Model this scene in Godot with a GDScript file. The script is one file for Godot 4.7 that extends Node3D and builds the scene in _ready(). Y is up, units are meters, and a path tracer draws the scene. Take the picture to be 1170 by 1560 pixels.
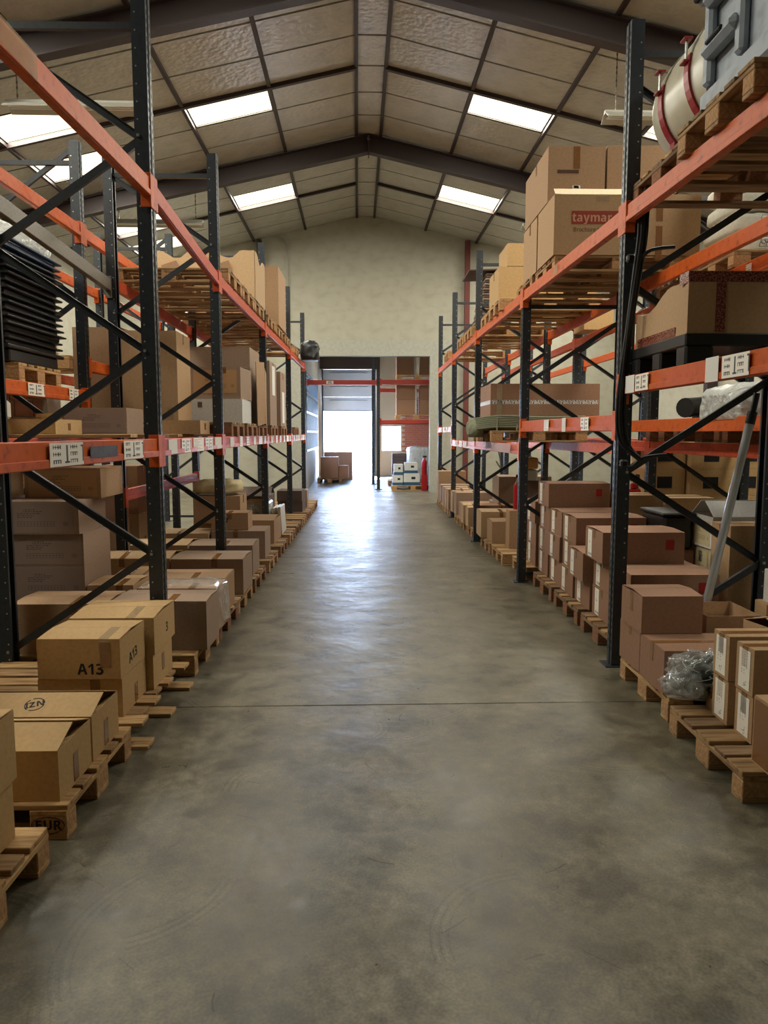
extends Node3D
# Warehouse aisle between two pallet racks. Metres, y up, aisle along -z, camera at x = 0, z = 0.

const BA := 0.01667            # the building stands turned this little against the racks
const RIDGE_X := 0.23
const COL := 1.35              # width of a roof panel
const EAVE_X := 6.975
const RIDGE_Y := 7.27
const PITCH := 0.232           # rise per metre of the roof
const WALL_Z := -20.4
const BAY := 5.42

const SKYLIGHT_POWER := 13.8
const SKYLIGHT_COLOR := Color(1.0, 0.985, 0.925)
const SKY_POWER := 48.0
const SUN_POWER := 40.0
const EXPOSURE := 0.96

var M := {}
const NTH := ["first", "second", "third", "fourth", "fifth", "sixth", "seventh", "eighth", "ninth", "tenth", "eleventh", "twelfth", "thirteenth", "fourteenth", "fifteenth", "sixteenth", "seventeenth", "eighteenth", "nineteenth", "twentieth", "twenty-first", "twenty-second"]
var names := {}
var rng := RandomNumberGenerator.new()
var mesh_cache := {}
var font_bold: SystemFont
var font_plain: SystemFont
var BT := Transform3D(Basis(Vector3.UP, BA), Vector3.ZERO)

# ------------------------------------------------------------------ helpers
func numbered(n: String) -> String:
	if not names.has(n):
		names[n] = 0
		return n
	names[n] += 1
	return "%s_%03d" % [n, names[n]]

func thing(called: String, label: String, category: String, at := Vector3.ZERO, turn := 0.0, group := "") -> Node3D:
	var o := Node3D.new()
	o.name = numbered(called)
	add_child(o)
	o.position = at
	o.rotation.y = turn
	o.set_meta("label", label)
	o.set_meta("category", category)
	if group != "":
		o.set_meta("group", group)
	return o

func structure(called: String, turn := BA) -> Node3D:
	var o := Node3D.new()
	o.name = called
	add_child(o)
	o.rotation.y = turn
	o.set_meta("kind", "structure")
	return o

func part(parent: Node3D, called: String, mesh: Mesh, mat: Material, at := Vector3.ZERO, b := Basis.IDENTITY) -> MeshInstance3D:
	var o := MeshInstance3D.new()
	o.name = called
	o.mesh = mesh
	o.material_override = mat
	o.cast_shadow = GeometryInstance3D.SHADOW_CASTING_SETTING_ON
	parent.add_child(o, true)
	o.transform = Transform3D(b, at)
	return o

func begin() -> SurfaceTool:
	var st := SurfaceTool.new()
	st.begin(Mesh.PRIMITIVE_TRIANGLES)
	return st

func tri(st: SurfaceTool, a: Vector3, b: Vector3, c: Vector3) -> void:   # counter-clockwise from outside
	var n := (b - a).cross(c - a).normalized()
	for v in [a, c, b]:
		st.set_normal(n)
		st.set_uv(Vector2(v.x, v.z))
		st.add_vertex(v)

func quad(st: SurfaceTool, a: Vector3, b: Vector3, c: Vector3, d: Vector3) -> void:
	var n := (b - a).cross(c - a).normalized()
	var uv := [Vector2(0, 1), Vector2(1, 1), Vector2(1, 0), Vector2(0, 0)]
	var p := [a, b, c, d]
	for k in [0, 2, 1, 0, 3, 2]:
		st.set_normal(n)
		st.set_uv(uv[k])
		st.add_vertex(p[k])

func bx(st: SurfaceTool, c: Vector3, s: Vector3, b := Basis.IDENTITY) -> void:
	var h := s * 0.5
	var p := []
	for k in 8:
		p.append(c + b * Vector3(h.x if k & 1 else -h.x, h.y if k & 2 else -h.y, h.z if k & 4 else -h.z))
	quad(st, p[4], p[5], p[7], p[6])
	quad(st, p[1], p[0], p[2], p[3])
	quad(st, p[5], p[1], p[3], p[7])
	quad(st, p[0], p[4], p[6], p[2])
	quad(st, p[6], p[7], p[3], p[2])
	quad(st, p[0], p[1], p[5], p[4])

func span(st: SurfaceTool, lo: Vector3, hi: Vector3) -> void:
	bx(st, (lo + hi) * 0.5, (hi - lo).abs())

# a box with cut edges, for plastic and timber whose edges catch light
func cbx(st: SurfaceTool, c: Vector3, s: Vector3, r: float, b := Basis.IDENTITY) -> void:
	var h := s * 0.5
	var rr := minf(r, minf(h.x, minf(h.y, h.z)) * 0.9)
	var i := h - Vector3(rr, rr, rr)
	var f := func(x, y, z): return c + b * Vector3(x, y, z)
	for s1 in [-1, 1]:
		for ax in 3:
			var u := (ax + 1) % 3
			var w := (ax + 2) % 3
			var q := []
			for k in [[-1, -1], [1, -1], [1, 1], [-1, 1]]:
				var v := Vector3.ZERO
				v[ax] = s1 * h[ax]
				v[u] = k[0] * i[u]
				v[w] = k[1] * i[w]
				q.append(c + b * v)
			if s1 > 0:
				quad(st, q[0], q[1], q[2], q[3])
			else:
				quad(st, q[3], q[2], q[1], q[0])
	for ax in 3:
		var u := (ax + 1) % 3
		var w := (ax + 2) % 3
		for su in [-1, 1]:
			for sw in [-1, 1]:
				var v := []
				for k in [[-1, 0], [1, 0], [1, 1], [-1, 1]]:
					var e := Vector3.ZERO
					e[ax] = k[0] * i[ax]
					e[u] = su * (h[u] if k[1] == 0 else i[u])
					e[w] = sw * (i[w] if k[1] == 0 else h[w])
					v.append(c + b * e)
				if su * sw > 0:
					quad(st, v[0], v[1], v[2], v[3])
				else:
					quad(st, v[3], v[2], v[1], v[0])
	for sx in [-1, 1]:
		for sy in [-1, 1]:
			for sz in [-1, 1]:
				var a: Vector3 = f.call(sx * h.x, sy * i.y, sz * i.z)
				var d: Vector3 = f.call(sx * i.x, sy * h.y, sz * i.z)
				var e: Vector3 = f.call(sx * i.x, sy * i.y, sz * h.z)
				if sx * sy * sz > 0:
					tri(st, a, d, e)
				else:
					tri(st, a, e, d)

func aim(p: Vector3, q: Vector3, up := Vector3.UP) -> Basis:   # local x runs from p to q
	var x := (q - p).normalized()
	var z := x.cross(up)
	if z.length() < 0.01:
		z = x.cross(Vector3.RIGHT)
	z = z.normalized()
	return Basis(x, z.cross(x).normalized(), z)

func bar(st: SurfaceTool, p: Vector3, q: Vector3, h: float, w: float, up := Vector3.UP) -> void:
	bx(st, (p + q) * 0.5, Vector3(p.distance_to(q), h, w), aim(p, q, up))

func tube(st: SurfaceTool, pts: Array, r: float, n := 8, caps := true) -> void:
	var rings := []
	for k in pts.size():
		var d: Vector3 = (pts[mini(k + 1, pts.size() - 1)] - pts[maxi(k - 1, 0)]).normalized()
		var u := d.cross(Vector3(0.31, 0.9, 0.28)).normalized()
		var w := d.cross(u)
		var ring := []
		for j in n:
			var a := TAU * j / n
			ring.append([pts[k] + (u * cos(a) + w * sin(a)) * r, u * cos(a) + w * sin(a)])
		rings.append(ring)
	for k in rings.size() - 1:
		for j in n:
			var a = rings[k][j]
			var b = rings[k][(j + 1) % n]
			var c = rings[k + 1][(j + 1) % n]
			var d = rings[k + 1][j]
			for v in [a, c, b, a, d, c]:
				st.set_normal(v[1])
				st.set_uv(Vector2.ZERO)
				st.add_vertex(v[0])
	if caps:
		for e in [0, rings.size() - 1]:
			for j in range(1, n - 1):
				if e == 0:
					tri(st, rings[e][0][0], rings[e][j + 1][0], rings[e][j][0])
				else:
					tri(st, rings[e][0][0], rings[e][j][0], rings[e][j + 1][0])

# surface of revolution round local x; profile is [x, radius] pairs
func lathe_x(st: SurfaceTool, prof: Array, n := 32, c := Vector3.ZERO) -> void:
	for k in prof.size() - 1:
		for j in n:
			var q := []
			for e in [[k, j], [k, j + 1], [k + 1, j + 1], [k + 1, j]]:
				var a: float = TAU * (e[1] % n) / n
				var pr = prof[e[0]]
				var slope: Vector2 = Vector2(prof[mini(e[0] + 1, prof.size() - 1)][0] - prof[maxi(e[0] - 1, 0)][0], prof[mini(e[0] + 1, prof.size() - 1)][1] - prof[maxi(e[0] - 1, 0)][1]).normalized()
				var nn := Vector3(-slope.y, cos(a) * slope.x, sin(a) * slope.x).normalized()
				q.append([c + Vector3(pr[0], cos(a) * pr[1], sin(a) * pr[1]), nn])
			for v in [q[0], q[2], q[1], q[0], q[3], q[2]]:
				st.set_normal(v[1])
				st.set_uv(Vector2.ZERO)
				st.add_vertex(v[0])

# a crumpled closed lump: a squarish ellipsoid pushed about by noise
func lump(st: SurfaceTool, c: Vector3, r: Vector3, amp: float, seed_: int, freq := 6.0, nu := 40, nv := 24, sq := 0.6, flat := -0.75) -> void:
	var nz := FastNoiseLite.new()
	nz.seed = seed_
	nz.frequency = freq
	nz.fractal_octaves = 3
	var grid := []
	for i in nv + 1:
		var row := []
		var t := PI * i / nv
		for j in nu + 1:
			var a := TAU * (j % nu) / nu
			var d := Vector3(sin(t) * cos(a), cos(t), sin(t) * sin(a))
			var e := Vector3(signf(d.x) * pow(absf(d.x), sq), signf(d.y) * pow(absf(d.y), sq), signf(d.z) * pow(absf(d.z), sq))
			var p := Vector3(e.x * r.x, maxf(e.y, flat) * r.y, e.z * r.z)
			p += e * (nz.get_noise_3dv(p) * amp + absf(nz.get_noise_3dv(p * 2.3)) * amp * 0.6) * (0.25 if d.y < -0.4 else 1.0)
			p.y = maxf(p.y, flat * r.y)
			row.append(c + p)
		grid.append(row)
	for i in nv:
		for j in nu:
			st.set_smooth_group(1)
			var a = grid[i][j]
			var b = grid[i][j + 1]
			var d = grid[i + 1][j]
			var e = grid[i + 1][j + 1]
			for v in [a, e, b, a, d, e]:
				st.set_uv(Vector2(v.x, v.z))
				st.add_vertex(v)

func cached(key: String, make: Callable) -> Mesh:
	if not mesh_cache.has(key):
		var st := begin()
		make.call(st)
		mesh_cache[key] = st.commit()
	return mesh_cache[key]

func boxmesh(s: Vector3) -> Mesh:
	return cached("b%.3f,%.3f,%.3f" % [s.x, s.y, s.z], func(st): bx(st, Vector3.ZERO, s))

func cboxmesh(s: Vector3, r: float) -> Mesh:
	return cached("c%.3f,%.3f,%.3f,%.3f" % [s.x, s.y, s.z, r], func(st): cbx(st, Vector3.ZERO, s, r))

func lettering(parent: Node3D, called: String, txt: String, size: float, mat: Material, at: Vector3, b: Basis, bold := true) -> MeshInstance3D:
	var key := "t%s%.3f%s" % [txt, size, bold]
	if not mesh_cache.has(key):
		var t := TextMesh.new()
		t.text = txt
		t.font = font_bold if bold else font_plain
		t.font_size = 32
		t.pixel_size = size / 32.0
		t.depth = 0.001
		t.curve_step = 3.0
		mesh_cache[key] = t
	return part(parent, called, mesh_cache[key], mat, at, b)

const FACE_NEAR := Basis(Vector3(1, 0, 0), Vector3(0, 1, 0), Vector3(0, 0, 1))    # looks to +z
const FACE_PX := Basis(Vector3(0, 0, -1), Vector3(0, 1, 0), Vector3(1, 0, 0))     # looks to +x
const FACE_NX := Basis(Vector3(0, 0, 1), Vector3(0, 1, 0), Vector3(-1, 0, 0))     # looks to -x
const FACE_UP := Basis(Vector3(1, 0, 0), Vector3(0, 0, -1), Vector3(0, 1, 0))     # looks up

# ------------------------------------------------------------------ materials
func noise_tex(seed_: int, freq: float, size: int, stops: Array, oct := 4, normal := false, bump := 4.0) -> NoiseTexture2D:
	var n := FastNoiseLite.new()
	n.seed = seed_
	n.frequency = freq
	n.fractal_octaves = oct
	n.noise_type = FastNoiseLite.TYPE_SIMPLEX_SMOOTH
	var t := NoiseTexture2D.new()
	t.width = size
	t.height = size
	t.seamless = true
	t.noise = n
	if normal:
		t.as_normal_map = true
		t.bump_strength = bump
	elif stops.size():
		var g := Gradient.new()
		g.offsets = PackedFloat32Array(stops.map(func(s): return s[0]))
		g.colors = PackedColorArray(stops.map(func(s): return s[1]))
		t.color_ramp = g
	return t

func mat(key: String, c: Color, rough := 0.8, metal := 0.0, tex: Texture2D = null, scale := Vector3.ONE, world := true) -> StandardMaterial3D:
	var m := StandardMaterial3D.new()
	m.albedo_color = c
	m.roughness = rough
	m.metallic = metal
	if tex:
		m.albedo_texture = tex
		m.uv1_triplanar = true
		m.uv1_world_triplanar = world
		m.uv1_scale = scale
	M[key] = m
	return m

func grey(v: float) -> Color:
	return Color(v, v, v)

func mark(im: Image, x: int, y: int, dk: float, n: int) -> void:
	var col := im.get_pixel(posmod(x, n), posmod(y, n))
	im.set_pixel(posmod(x, n), posmod(y, n), Color(col.r + dk, col.g + dk, col.b + dk))

func floor_image() -> Array:
	var n := 1536
	var mk := func(sd, fr, oc):
		var f := FastNoiseLite.new()
		f.seed = sd
		f.frequency = fr
		f.fractal_octaves = oc
		f.noise_type = FastNoiseLite.TYPE_SIMPLEX_SMOOTH
		var im: Image = f.get_seamless_image(n, n)
		im.convert(Image.FORMAT_L8)
		return im.get_data()
	var a: PackedByteArray = mk.call(11, 0.004, 5)
	var b: PackedByteArray = mk.call(12, 0.011, 6)
	var c: PackedByteArray = mk.call(13, 0.23, 2)
	var e: PackedByteArray = mk.call(14, 0.045, 4)
	var out := PackedByteArray()
	var rough := PackedByteArray()
	out.resize(n * n * 3)
	rough.resize(n * n)
	for i in n * n:
		var va := (a[i] - 128) / 128.0
		var vb := (b[i] - 128) / 128.0
		var vc := (c[i] - 128) / 128.0
		var ve := (e[i] - 128) / 128.0
		var grime := clampf((vb - 0.08) * 2.6, 0.0, 1.0)          # dark trodden-in patches
		var pale := clampf((-vb - 0.22) * 2.2, 0.0, 1.0)          # worn pale patches
		var l := 0.57 + va * 0.05 + ve * 0.09 + vc * 0.09 - grime * (0.095 + ve * 0.09) + pale * 0.06
		out[i * 3] = clampi(int(l * 238), 0, 255)
		out[i * 3 + 1] = clampi(int(l * 226), 0, 255)
		out[i * 3 + 2] = clampi(int(l * 193), 0, 255)
		rough[i] = clampi(int(255 * (0.40 - va * 0.05 + ve * 0.10 + vc * 0.04 - grime * 0.03)), 0, 255)
	var im := Image.create_from_data(n, n, false, Image.FORMAT_RGB8, out)
	# trowel scratches, scuffs and tyre arcs
	rng.seed = 77
	for k in 700:
		var p := Vector2(rng.randf() * n, rng.randf() * n)
		var ang := rng.randf_range(0.0, PI)
		var bend := rng.randf_range(-0.02, 0.02)
		var ln := rng.randf_range(4, 46)
		var dk := rng.randf_range(-0.17, 0.09)
		var thick := 2 if rng.randf() < 0.3 else 1
		for s in int(ln):
			p += Vector2(cos(ang), sin(ang))
			ang += bend
			for q in thick:
				mark(im, int(p.x), int(p.y) + q, dk, n)
	for k in 34:
		var ctr := Vector2(rng.randf() * n, rng.randf() * n)
		var r0 := rng.randf_range(30, 230)
		var a0 := rng.randf() * TAU
		var sweep := rng.randf_range(0.5, 1.7)
		for lane in 5:
			var rr := r0 + lane * 4.5
			var dk := 0.06 if lane % 2 else -0.09
			for s in int(rr * sweep):
				var q := ctr + Vector2(cos(a0 + s / rr), sin(a0 + s / rr)) * rr
				if rng.randf() < 0.25:
					continue
				mark(im, int(q.x), int(q.y), dk, n)
				mark(im, int(q.x) + 1, int(q.y), dk * 0.6, n)
	var rm := Image.create_from_data(n, n, false, Image.FORMAT_L8, rough)
	return [ImageTexture.create_from_image(im), ImageTexture.create_from_image(rm)]

# paper labels: scribbled or printed ink marks on white paper (too small to read in the photograph)
func paper_tex(seed_: int, style: String, w := 128, h := 128) -> ImageTexture:
	var im := Image.create(w, h, false, Image.FORMAT_RGB8)
	im.fill(Color(0.93, 0.91, 0.86))
	var r := RandomNumberGenerator.new()
	r.seed = seed_
	var ink := Color(0.12, 0.11, 0.12)
	if style == "strip":
		for k in 14:
			im.fill_rect(Rect2i(int(w * 0.3), int(h * (0.06 + 0.062 * k)), r.randi_range(4, int(w * 0.35)), 2), Color(0.45, 0.44, 0.45))
		im.fill_rect(Rect2i(int(w * 0.25), int(h * 0.45), int(w * 0.4), 3), ink)
		for k in 16:
			im.fill_rect(Rect2i(int(w * 0.2) + k * 4, int(h * 0.86), r.randi_range(1, 3), int(h * 0.1)), ink)
	elif style == "rack":
		for col in 2:
			var x0 := int(w * (0.1 + 0.5 * col))
			for k in 3:
				var y0 := int(h * (0.12 + 0.3 * k))
				for s in 4:
					im.fill_rect(Rect2i(x0 + s * 4, y0, r.randi_range(1, 2), int(h * 0.16)), ink)
				im.fill_rect(Rect2i(x0, y0 + (int(h * 0.07) if r.randf() < 0.6 else 0), 14, 2), ink)
			im.fill_rect(Rect2i(x0 + 24, int(h * 0.12), 3, int(h * 0.74)), ink)
			im.fill_rect(Rect2i(x0 + 21, int(h * (0.12 if col else 0.8)), 9, 5), ink)
	elif style == "hand":
		for col in 3:
			var x := w * (0.28 + 0.22 * col)
			var y := h * 0.06
			while y < h * (0.62 if col < 2 else 0.5):
				for s in 2:
					im.fill_rect(Rect2i(int(x + r.randf_range(-4, 3)), int(y + r.randf_range(0, 4)), r.randi_range(2, 5), 1), ink)
				im.fill_rect(Rect2i(int(x - 4), int(y), 2, 4), ink)
				y += r.randi_range(6, 12)
		for k in 8:
			im.fill_rect(Rect2i(int(w * r.randf_range(0.4, 0.75)), int(h * r.randf_range(0.76, 0.93)), 3, r.randi_range(3, 9)), ink)
	elif style == "form":
		for k in 9:
			im.fill_rect(Rect2i(int(w * 0.1), int(h * (0.1 + 0.09 * k)), r.randi_range(int(w * 0.3), int(w * 0.8)), 2), Color(0.5, 0.5, 0.5))
	return ImageTexture.create_from_image(im)

# ink printed on bare card: rows of small type, a ruled table and two arrows in a ring
func print_tex(seed_: int, base: Color, ink: Color) -> ImageTexture:
	var im := Image.create(256, 128, false, Image.FORMAT_RGB8)
	im.fill(base)
	var r := RandomNumberGenerator.new()
	r.seed = seed_
	for row in 5:
		var y := 26 + row * 8
		var x := 92 if row < 2 else 72
		var stop := x + r.randi_range(28, 80)
		while x < stop:
			var l := r.randi_range(3, 9)
			im.fill_rect(Rect2i(x, y, l, 3), ink)
			x += l + 3
	for k in 12:
		im.fill_rect(Rect2i(72 + k * 11, 78, 1, 20), ink)
	for k in 3:
		im.fill_rect(Rect2i(72, 78 + k * 10, 122, 1), ink)
	for k in 60:
		var a := TAU * k / 60.0
		im.set_pixel(int(232 + cos(a) * 9), int(88 + sin(a) * 9), ink)
	im.fill_rect(Rect2i(228, 83, 2, 10), ink)
	im.fill_rect(Rect2i(234, 83, 2, 10), ink)
	return ImageTexture.create_from_image(im)

func make_materials() -> void:
	font_bold = SystemFont.new()
	font_bold.font_names = PackedStringArray(["Droid Sans"])
	font_bold.font_weight = 700
	font_plain = SystemFont.new()
	font_plain.font_names = PackedStringArray(["Droid Sans"])
	var fl := floor_image()
	var fm := StandardMaterial3D.new()
	fm.albedo_color = Color(0.765, 0.76, 0.735)
	fm.albedo_texture = fl[0]
	fm.roughness = 1.0
	fm.roughness_texture = fl[1]
	fm.uv1_triplanar = true
	fm.uv1_world_triplanar = true
	fm.uv1_scale = Vector3(0.2, 0.2, 0.2)
	fm.normal_enabled = true
	fm.normal_texture = noise_tex(21, 0.02, 512, [], 4, true, 3.0)
	fm.normal_scale = 0.22
	M.floor = fm

	var fib := noise_tex(31, 0.05, 256, [[0.0, grey(0.91)], [0.5, grey(0.97)], [1.0, grey(1.0)]], 5)
	var tints := {
		"card_tan": Color(0.71, 0.59, 0.44), "card_warm": Color(0.65, 0.52, 0.39), "card_red": Color(0.575, 0.43, 0.33), "card_grey": Color(0.595, 0.50, 0.42),
		"card_old": Color(0.68, 0.55, 0.40), "card_dark": Color(0.36, 0.295, 0.265), "card_gold": Color(0.73, 0.595, 0.40), "card_pale": Color(0.78, 0.70, 0.57), "card_white": Color(0.80, 0.80, 0.78)}
	for k in tints:
		mat(k, tints[k], 0.82, 0.0, fib, Vector3(2.6, 2.6, 2.6))
	var film_n := noise_tex(41, 0.018, 256, [], 4, true, 14.0)
	var tp := mat("tape", Color(0.55, 0.38, 0.22, 0.72), 0.18)
	tp.transparency = BaseMaterial3D.TRANSPARENCY_ALPHA
	tp = mat("tape_clear", Color(0.82, 0.74, 0.6, 0.22), 0.10)
	tp.transparency = BaseMaterial3D.TRANSPARENCY_ALPHA
	tp = mat("tape_red", Color(0.62, 0.42, 0.36), 0.25, 0.0, noise_tex(42, 0.06, 128, [[0.0, Color(0.9, 0.82, 0.78)], [0.48, Color(0.9, 0.84, 0.8)], [0.54, Color(0.55, 0.3, 0.3)], [1.0, Color(0.6, 0.32, 0.3)]], 2), Vector3(9, 9, 9))
	var fi := mat("film", Color(0.92, 0.94, 0.93, 0.17), 0.10)
	fi.transparency = BaseMaterial3D.TRANSPARENCY_ALPHA
	fi.normal_enabled = true
	fi.normal_texture = film_n
	fi.normal_scale = 1.2
	fi.uv1_triplanar = true
	fi.uv1_world_triplanar = true
	fi.uv1_scale = Vector3(2.2, 2.2, 2.2)
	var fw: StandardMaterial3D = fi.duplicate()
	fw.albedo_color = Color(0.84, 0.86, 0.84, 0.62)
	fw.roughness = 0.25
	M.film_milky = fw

	# timber: grain runs along local x or along local z
	var grain := noise_tex(51, 0.02, 256, [[0.0, Color(0.62, 0.52, 0.42)], [0.4, Color(0.86, 0.78, 0.66)], [0.62, Color(0.97, 0.91, 0.8)], [1.0, Color(0.74, 0.63, 0.5)]], 4)
	var k := 0
	for c in [Color(0.77, 0.67, 0.52), Color(0.66, 0.57, 0.45), Color(0.54, 0.46, 0.38)]:
		mat("wood_x%d" % k, c, 0.85, 0.0, grain, Vector3(0.35, 3.0, 3.0), false)
		mat("wood_z%d" % k, c, 0.85, 0.0, grain, Vector3(3.0, 3.0, 0.35), false)
		k += 1
	mat("block", Color(0.72, 0.59, 0.44), 0.9, 0.0, noise_tex(52, 0.05, 256, [[0.0, Color(0.78, 0.70, 0.60)], [0.5, Color(0.92, 0.86, 0.78)], [1.0, grey(1.0)]], 3), Vector3(3, 3, 3), false)
	mat("block_red", Color(0.58, 0.42, 0.32), 0.9, 0.0, noise_tex(53, 0.05, 256, [[0.0, Color(0.78, 0.70, 0.60)], [0.5, Color(0.92, 0.86, 0.78)], [1.0, grey(1.0)]], 3), Vector3(3, 3, 3), false)

	var scuff := noise_tex(61, 0.03, 512, [[0.0, grey(0.72)], [0.45, grey(0.95)], [1.0, grey(1.0)]], 5)
	mat("steel", Color(0.165, 0.19, 0.215), 0.36, 0.0, scuff, Vector3(1.5, 1.5, 1.5))
	mat("brace", Color(0.165, 0.185, 0.205), 0.42, 0.0, scuff, Vector3(1.5, 1.5, 1.5))
	mat("orange", Color(0.80, 0.365, 0.13), 0.36, 0.0, noise_tex(62, 0.02, 512, [[0.0, Color(0.66, 0.6, 0.6)], [0.35, grey(0.93)], [1.0, grey(1.0)]], 5), Vector3(1.2, 1.2, 1.2))
	mat("orange_red", Color(0.74, 0.30, 0.17), 0.34, 0.0, noise_tex(63, 0.02, 512, [[0.0, Color(0.66, 0.6, 0.6)], [0.35, grey(0.93)], [1.0, grey(1.0)]], 5), Vector3(1.2, 1.2, 1.2))
	M.orange.roughness = 0.48
	M.orange.metallic_specular = 0.35
	M.orange_red.roughness = 0.48
	M.orange_red.metallic_specular = 0.35
	mat("red_beam", Color(0.66, 0.20, 0.15), 0.45)
	mat("galv", Color(0.46, 0.43, 0.38), 0.45, 0.3, scuff, Vector3(2, 2, 2))
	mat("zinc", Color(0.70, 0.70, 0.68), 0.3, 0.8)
	mat("chrome", Color(0.72, 0.74, 0.76), 0.25, 0.55)
	mat("hole", Color(0.03, 0.03, 0.035), 0.8)
	mat("black_plastic", Color(0.045, 0.05, 0.06), 0.42)
	mat("black_rubber", Color(0.03, 0.03, 0.03), 0.55)
	mat("tray", Color(0.05, 0.095, 0.12), 0.45)
	mat("blue_tray", Color(0.13, 0.21, 0.33), 0.45)

	mat("ceiling_panel", Color(0.66, 0.645, 0.60), 0.33, 0.0, noise_tex(71, 0.012, 512, [[0.0, grey(0.86)], [0.5, grey(0.96)], [1.0, grey(1.0)]], 4), Vector3(0.4, 0.4, 0.4))
	M.ceiling_panel.normal_enabled = true
	M.ceiling_panel.normal_texture = noise_tex(72, 0.09, 256, [], 2, true, 2.0)
	M.ceiling_panel.normal_scale = 0.35
	mat("rafter", Color(0.17, 0.115, 0.105), 0.6)
	mat("seam", Color(0.22, 0.20, 0.175), 0.7)
	var stain := noise_tex(73, 0.006, 512, [[0.0, Color(0.92, 0.915, 0.89)], [0.42, Color(0.97, 0.968, 0.955)], [1.0, Color(1, 1, 0.99)]], 6)
	mat("wall", Color(0.63, 0.615, 0.56), 0.9, 0.0, stain, Vector3(0.7, 1.1, 0.7))
	mat("concrete", Color(0.62, 0.615, 0.57), 0.85, 0.0, noise_tex(74, 0.02, 512, [[0.0, grey(0.91)], [0.5, grey(0.97)], [1.0, grey(1.0)]], 5), Vector3(0.8, 0.8, 0.8))
	mat("brick", Color(0.56, 0.30, 0.22), 0.9, 0.0, fib, Vector3(2, 2, 2))
	mat("mortar", Color(0.60, 0.56, 0.50), 0.95)
	mat("door_white", Color(0.72, 0.77, 0.84), 0.5)
	mat("door_rib", Color(0.50, 0.55, 0.62), 0.5)
	mat("window_steel", Color(0.16, 0.24, 0.32), 0.5)
	mat("yard", Color(0.82, 0.81, 0.78), 0.9)
	mat("fluor", Color(0.66, 0.65, 0.60), 0.5)
	mat("fluor_tube", Color(0.85, 0.86, 0.84), 0.3)

	mat("ink", Color(0.05, 0.045, 0.05), 0.8)
	mat("ink_brown", Color(0.30, 0.21, 0.14), 0.85)
	mat("ink_red", Color(0.55, 0.20, 0.13), 0.8)
	mat("ink_pale", Color(0.74, 0.55, 0.42), 0.8)
	mat("red_sticker", Color(0.60, 0.10, 0.09), 0.6)
	mat("white_paper", Color(0.86, 0.85, 0.82), 0.7)
	for p in [["strip0", 1, "strip", 48, 192], ["strip1", 2, "strip", 48, 192], ["rack0", 3, "rack", 64, 64], ["rack1", 4, "rack", 64, 64], ["rack2", 5, "rack", 64, 64], ["hand0", 6, "hand", 96, 160], ["hand1", 7, "hand", 96, 160], ["hand2", 8, "hand", 96, 160], ["form", 9, "form", 96, 96]]:
		var pm := StandardMaterial3D.new()
		pm.albedo_texture = paper_tex(p[1], p[2], p[3], p[4])
		pm.roughness = 0.55
		M[p[0]] = pm
	for q in [["print_grey", Color(0.55, 0.47, 0.42), Color(0.30, 0.26, 0.25)], ["print_cream", Color(0.76, 0.70, 0.54), Color(0.24, 0.24, 0.2)], ["print_tan", Color(0.70, 0.55, 0.39), Color(0.36, 0.27, 0.2)]]:
		var qm := StandardMaterial3D.new()
		qm.albedo_texture = print_tex(hash(q[0]) % 1000, q[1], q[2])
		qm.roughness = 0.85
		M[q[0]] = qm
	mat("cream_card", Color(0.77, 0.71, 0.55), 0.8, 0.0, fib, Vector3(1.3, 1.3, 1.3))

	mat("tank_white", Color(0.80, 0.79, 0.74), 0.32, 0.0, noise_tex(81, 0.008, 256, [[0.0, Color(0.82, 0.78, 0.68)], [0.5, Color(0.95, 0.94, 0.9)], [1.0, grey(1.0)]], 5), Vector3(0.8, 0.8, 0.8))
	mat("strap_red", Color(0.58, 0.07, 0.10), 0.4)
	mat("crate_grey", Color(0.60, 0.64, 0.68), 0.5, 0.0, noise_tex(82, 0.02, 256, [[0.0, grey(0.78)], [0.5, grey(0.95)], [1.0, grey(1.0)]], 5), Vector3(1.2, 1.2, 1.2))
	mat("cloth_olive", Color(0.46, 0.47, 0.38), 0.9, 0.0, fib, Vector3(2, 2, 2))
	mat("cloth_dark", Color(0.09, 0.13, 0.12), 0.85)
	mat("white_plastic", Color(0.80, 0.80, 0.76), 0.4)
	mat("sack_white", Color(0.82, 0.81, 0.74), 0.5, 0.0, fib, Vector3(1.5, 1.5, 1.5))
	mat("blue_box", Color(0.13, 0.30, 0.42), 0.5)
	mat("extinguisher", Color(0.62, 0.06, 0.10), 0.35)
	mat("translucent_box", Color(0.66, 0.72, 0.74), 0.35)

# ------------------------------------------------------------------ things that repeat
func sticker(t: Node3D, called: String, face: String, size: Vector3, u: float, v: float, w: float, h: float, m: Material, roll := 0.0) -> MeshInstance3D:
	var b := FACE_NEAR
	var at := Vector3((u - 0.5) * size.x, v * size.y, size.z * 0.5 + 0.0012)
	if face == "px":
		b = FACE_PX
		at = Vector3(size.x * 0.5 + 0.0012, v * size.y, (0.5 - u) * size.z)
	elif face == "nx":
		b = FACE_NX
		at = Vector3(-size.x * 0.5 - 0.0012, v * size.y, (u - 0.5) * size.z)
	elif face == "up":
		b = FACE_UP
		at = Vector3((u - 0.5) * size.x, size.y + 0.004, (0.5 - v) * size.z)
	return part(t, called, boxmesh(Vector3(w, h, 0.002)), m, at, b * Basis(Vector3(0, 0, 1), roll))

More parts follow.
